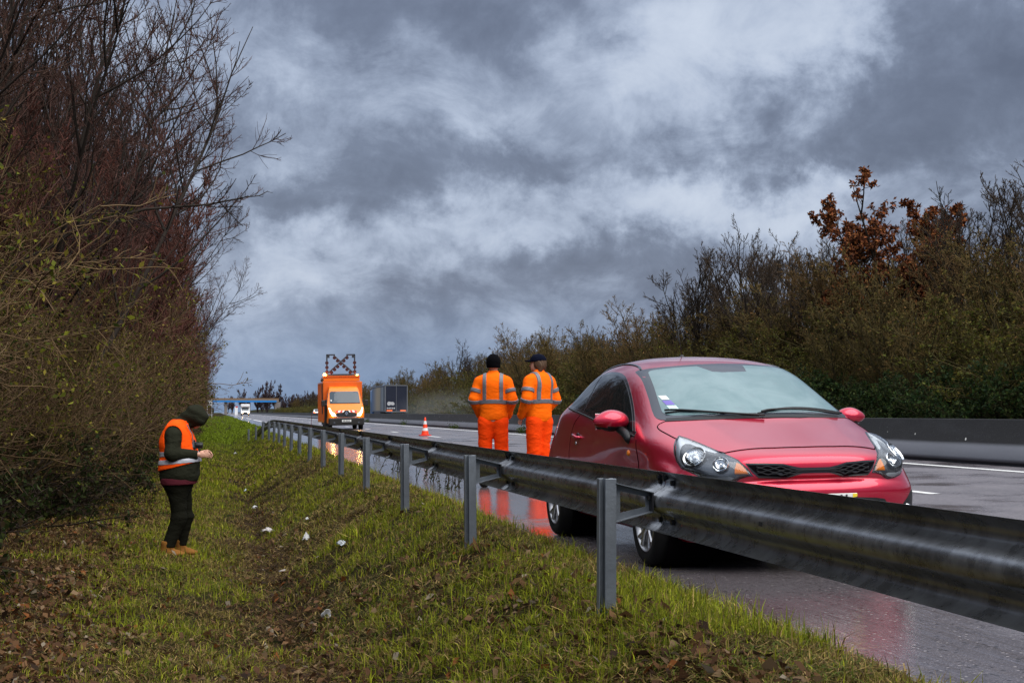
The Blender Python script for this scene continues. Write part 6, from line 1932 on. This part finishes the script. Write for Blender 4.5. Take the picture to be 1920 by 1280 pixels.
# ---- traffic cone
cx_, cy_ = at_zc(797.5, 59.0)
cone = empty('traffic_cone', (cx_, cy_, road_z(cx_)), 0, 'red and white striped traffic cone standing on the wet lane', 'traffic cone')
cone.scale = (.93, .93, .95)
mb = MB(); mb.box((0, 0, .025), (.50, .50, .05), bev=.012); mb.build('base', m_red, cone)
m_cone = mat('cone_red', (.85, .06, .015), .45)
def cr(z): return .175 - .148 * z / .78
zs = [.05, .22, .34, .50, .64, .80]
for i in range(5):
    mb = MB(); mb.lathe([(cr(zs[i]), zs[i]), (cr(zs[i + 1]), zs[i + 1])] if i < 4 else [(cr(zs[i]), zs[i]), (.028, .79), (.02, .80), (.001, .80)], (0, 0, 0), 'z', 28, closed=True)
    mb.build('white_band' if i in (1, 3) else 'red_band', m_white if i in (1, 3) else m_cone, cone, True)

# ---- bridge
BY = 640.0
br = empty('road_bridge', (0, BY, 0), 0, 'road bridge with a bright blue steel beam spanning the motorway far away', 'bridge')
m_blue = mat('bridge_blue', (.015, .19, .48), .4); m_bcon = mat('bridge_concrete', (.20, .18, .17), .8, var=.2, vscale=.3); m_rust = mat('bridge_parapet', (.20, .12, .06), .7)
mb = MB(); mb.box((4, 0, 5.70), (42, .6, .70)); mb.prism([(-17, 5.32), (25, 5.32), (25, 5.36), (-17, 5.36)], -.6, .4, 'y'); mb.build('beam', m_blue, br)
mb = MB(); mb.box((4, 4, 5.9), (44, 7.2, .8)); mb.build('deck', m_bcon, br)
mb = MB(); mb.box((4, .5, 6.7), (44, .12, .75)); mb.build('parapet', m_rust, br)
for xx in (3.2, 13.1):
    mb = MB(); mb.box((xx, 3, 2.5), (1.3, 5.0, 5.6), bev=.1); mb.build('pier', m_bcon, br)
for xx in (-16, 25.5):
    mb = MB(); mb.box((xx, 4.5, 2.6), (2.5, 8, 5.6)); mb.build('abutment', m_bcon, br)
# embankment carrying the road over
def emb_z(x, y):
    d = np.clip((np.abs(x - 4.5) - 22) / 9, 0, 1)
    q = np.clip(1 - np.abs(y - (BY + 4)) / 16, 0, 1)
    return -1.0 + 6.6 * np.minimum(np.clip(q * 1.6, 0, 1), d)
sheet('embankment', np.concatenate([np.linspace(-160, -18, 20), np.linspace(26, 220, 26)]) if False else np.linspace(26, 220, 34), np.linspace(BY - 14, BY + 24, 16), emb_z, m_bank)
sheet('embankment', np.linspace(-160, -17.5, 30), np.linspace(BY - 14, BY + 24, 16), emb_z, m_bank)

# ---- white information panel on two legs, left side far away
sx_, sy_ = -1.75, 300.0
sg = empty('road_sign', (sx_, sy_, 0), 0, 'white information panel on two legs beside the left verge near the bridge', 'sign')
mb = MB(); mb.box((0, 0, 2.95), (1.05, .08, 1.15), bev=.01); mb.build('panel', m_wht, sg)
mb = MB()
for i in range(4): mb.box((0, -.045, 2.6 + i * .22), (.8, .01, .06))
mb.build('panel_lines', mat('panel_grey', (.35, .37, .4), .6), sg)
for s in (-1, 1):
    mb = MB(); mb.box((s * .46, 0, 1.2), (.08, .08, 2.6)); mb.build('leg', m_wht, sg)
mb = MB(); mb.box((.1, .5, 1.35), (1.5, .12, 1.1)); mb.build('rear_board', m_dark, sg)
sg2 = empty('roadside_board', (7.9, 452, road_z(7.9)), 0, 'narrow white roadside board with a red top, left of the motorhome', 'sign')
sg2.location.x = (443 - 410) * .98 * 452 / FPX
mb = MB(); mb.box((0, 0, 1.3), (.9, .1, 2.6)); mb.build('panel', m_wht, sg2)
mb = MB(); mb.box((.1, -.06, 2.55), (.7, .06, .35)); mb.build('red_top', m_red, sg2)

# ---- thin marker wand by the rail
mx_, my_ = at_zc(583.5, 34.0)
mb = MB(); mb.tube([(mx_, my_, .0), (mx_ + .02, my_, 1.09)], [.010, .006], 6)
o = mb.build('marker_wand', mat('wand_brown', (.10, .03, .03), .6), None); tag(o, 'thin reddish marker wand standing upright just behind the rail', 'marker')

# ---- litter on the verge
def gp(px, py):
    """first hit of the pixel ray with the verge ground"""
    k = np.array([(px - 960) / FPX, (640 - py) / FPX])
    f_ = np.array([sin(YAW) * cos(PITCH), cos(YAW) * cos(PITCH), sin(PITCH)]); r_v = np.array([cos(YAW), -sin(YAW), 0]); u_v = np.cross(r_v, f_)
    d = f_ + r_v * k[0] + u_v * k[1]
    for t_ in np.arange(5, 80, .04):
        p = np.array([0, 0, CAM_H]) + d * t_
        if p[2] < g0(p[0], p[1]) + .02: return p
    return p
m_paper = mat('paper_white', (.52, .53, .53), .7, var=.12, vscale=20)
m_film = mat('plastic_film', (.42, .45, .47), .3, coat=.3)
def crumple(name, px, py, sx, sy, sz, m, label, cat, seed, group=None):
    p = gp(px, py); r_ = np.random.default_rng(seed)
    n = 12
    uu, vv = np.meshgrid(np.linspace(-1, 1, n), np.linspace(-1, 1, n))
    rad = np.sqrt(uu ** 2 + vv ** 2)
    h = np.clip(1 - rad ** 2 * .7, 0, 1) * sz * (.5 + .7 * r_.random((n, n))) + .012
    X = uu * sx * (1 + .25 * r_.normal(size=(n, n))) ; Y = vv * sy * (1 + .25 * r_.normal(size=(n, n)))
    V = np.stack([X, Y, h], -1).reshape(-1, 3); i = np.arange(n * n).reshape(n, n)
    q = np.stack([i[:-1, :-1], i[:-1, 1:], i[1:, 1:], i[1:, :-1]], -1).reshape(-1, 4)
    o = link(name, mesh_np(name, V, q), None, [m]); o.location = p; o.rotation_euler = (0, 0, r_.uniform(0, 6))
    md = o.modifiers.new('s', 'SOLIDIFY'); md.thickness = .004
    return tag(o, label, cat, group)
crumple('paper_scrap', 574, 1013, .045, .035, .085, m_paper, 'upright white paper scrap on the ditch slope right of the ditch bottom', 'litter', 1)
crumple('plastic_bag', 641, 1022, .115, .04, .04, m_film, 'flat grey plastic bag in the grass below the third near post', 'litter', 2)
crumple('crumpled_paper', 503, 997, .085, .05, .055, mat('paper_grey', (.50, .47, .46), .8, var=.2, vscale=20), 'crumpled greyish paper lying in the ditch bottom', 'litter', 3)
crumple('paper_scrap', 478, 953, .04, .05, .05, m_paper, 'small white scrap deeper along the ditch, left of the slope', 'litter', 4)
crumple('paper_scrap', 576, 975, .022, .022, .03, m_paper, 'tiny white scrap on the grassy slope, above the upright paper', 'litter', 5)
crumple('paper_scrap', 461, 921, .05, .04, .05, mat('paper_blue', (.55, .64, .72), .6), 'pale bluish scrap in the ditch behind the hooded person', 'litter', 6)
crumple('paper_scrap', 441, 851, .06, .05, .07, m_paper, 'distant white scrap far along the ditch', 'litter', 7)
crumple('torn_wrapper', 535, 1072, .05, .03, .02, mat('wrapper', (.34, .30, .28), .6), 'torn dull wrapper in dead leaves in the ditch', 'litter', 8)
p = gp(610, 1156)
cup = empty('paper_cup', tuple(p + np.array([0, 0, .02])), 0, 'empty white cup lying on its side among dead grass', 'cup')
mb = MB(); mb.lathe([(.022, -.035), (.034, .04), (.036, .042), (.033, .040), (.021, -.033), (.001, -.033)], (0, 0, 0), 'y', 26, closed=True); o = mb.build('cup_wall', m_paper, cup, True); o.rotation_euler = (radians(18), 0, radians(205))
# ---- weeds along the pavement edge
r_ = np.random.default_rng(91)
def weed(px, py, n, H, label, seed, lean):
    rr = np.random.default_rng(seed)
    x, y = at_zc(px, 1.0); k = (772 - py)
    zc = FPX * CAM_H / (py - 772)
    x, y = at_zc(px, zc)
    st = np.stack([rr.normal(0, .10, n), rr.normal(0, .22, n), np.full(n, -.02)], 1)
    d = np.stack([lean + rr.normal(0, .25, n), rr.normal(0, .3, n), np.ones(n)], 1)
    P0 = grow(rr, st, d, H * rr.uniform(.4, 1.1, n), 6, .06, .0)
    tm = TM(); tm.tubes(P0, .0055, .003, 4, (.035, .028, .015), rr)
    s1, d1, l1 = children(rr, P0, 7, .25, 1, 45, .28); P1 = grow(rr, s1, d1, l1, 2, .1, .05); tm.tubes(P1, .003, .002, 3, (.04, .03, .016), rr)
    lf = TM(); lf.leaves(sub(P0, .05, .8, n * 7, rr), .045, ((.03, .05, .012), (.045, .06, .012), (.04, .03, .012)), rr)
    lf.leaves(sub(P1, .5, 1, n * 14, rr), .022, ((.06, .045, .025), (.035, .04, .012)), rr)
    e = empty('weed_plant', (x, y, 0), 0, label, 'weed')
    link('stems', tm.mesh('stems'), e, [m_twig]); link('foliage', lf.mesh('foliage'), e, [m_leaf])
weed(845, 918, 11, .62, 'dry branching weed at the pavement edge, tallest of the clump before the second post', 11, .35)
weed(800, 902, 12, .55, 'dark stemmed weed at the pavement edge just right of the third post', 12, .30)
weed(745, 885, 12, .55, 'leafy dark weed at the pavement edge left of the third post', 13, .25)
weed(700, 862, 9, .45, 'small dark weed at the pavement edge near the fourth post', 14, .2)
# low weeds at the barrier foot
for i, (yy_, hh) in enumerate(((60, .30), (78, .22), (47, .2), (100, .3), (27, .15), (36, .2), (125, .3))):
    n = 40; rr = np.random.default_rng(300 + i)
    lf = TM(); lf.leaves(np.stack([rr.normal(0, .12, n * 6), rr.normal(0, .5, n * 6), np.abs(rr.normal(0, hh * .5, n * 6))], 1), .07, ((.05, .075, .012), (.07, .09, .014), (.03, .045, .01)), rr)
    o = link('barrier_weed', lf.mesh('barrier_weed'), None, [m_leaf]); o.location = (12.68, yy_, road_z(12.68)); tag(o, 'low green weed growing at the foot of the concrete median barrier', 'weed', 'weeds at the barrier foot')

# ---- spray thrown up behind the lorry
bm = bmesh.new(); bmesh.ops.create_icosphere(bm, subdivisions=3, radius=1)
for v in bm.verts: v.co = Vector((v.co.x * 6.5, v.co.y * 22, max(v.co.z, -.25) * 3.2))
me = bpy.data.meshes.new('road_spray'); bm.to_mesh(me); bm.free()
ms = bpy.data.materials.new('spray'); ms.use_nodes = True
t = NT(ms.node_tree); ms.node_tree.nodes.remove(ms.node_tree.nodes['Principled BSDF'])
tcn = t.n('ShaderNodeTexCoord'); 
mp_ = t.n('ShaderNodeMapping'); mp_.inputs['Scale'].default_value = (1 / 6.5, 1 / 22, 1 / 3.2); t.link(tcn.outputs['Object'], mp_.inputs[0])
ln_ = t.n('ShaderNodeVectorMath', operation='LENGTH'); t.link(mp_.outputs[0], ln_.inputs[0])
fall = t.m('POWER', t.m('SUBTRACT', 1.0, ln_.outputs['Value'], clamp=True), 1.3)
nz = t.noise(tcn.outputs['Object'], .45, 3, .6)
pv = t.n('ShaderNodeVolumePrincipled'); pv.inputs['Color'].default_value = (.85, .88, .92, 1); pv.inputs['Anisotropy'].default_value = .2
t.link(t.m('MULTIPLY', t.m('MULTIPLY', fall, t.step(nz, .30, .70)), .038), pv.inputs['Density'])
t.link(pv.outputs[0], ms.node_tree.nodes['Material Output'].inputs['Volume'])
o = link('road_spray', me, None, [ms]); o.location = (23.0, 143, ZB + .4); tag(o, 'pale mist of road spray hanging behind the lorry', 'spray', kind='stuff')
S.cycles.volume_step_rate = 2.0
S.cycles.volume_bounces = 0
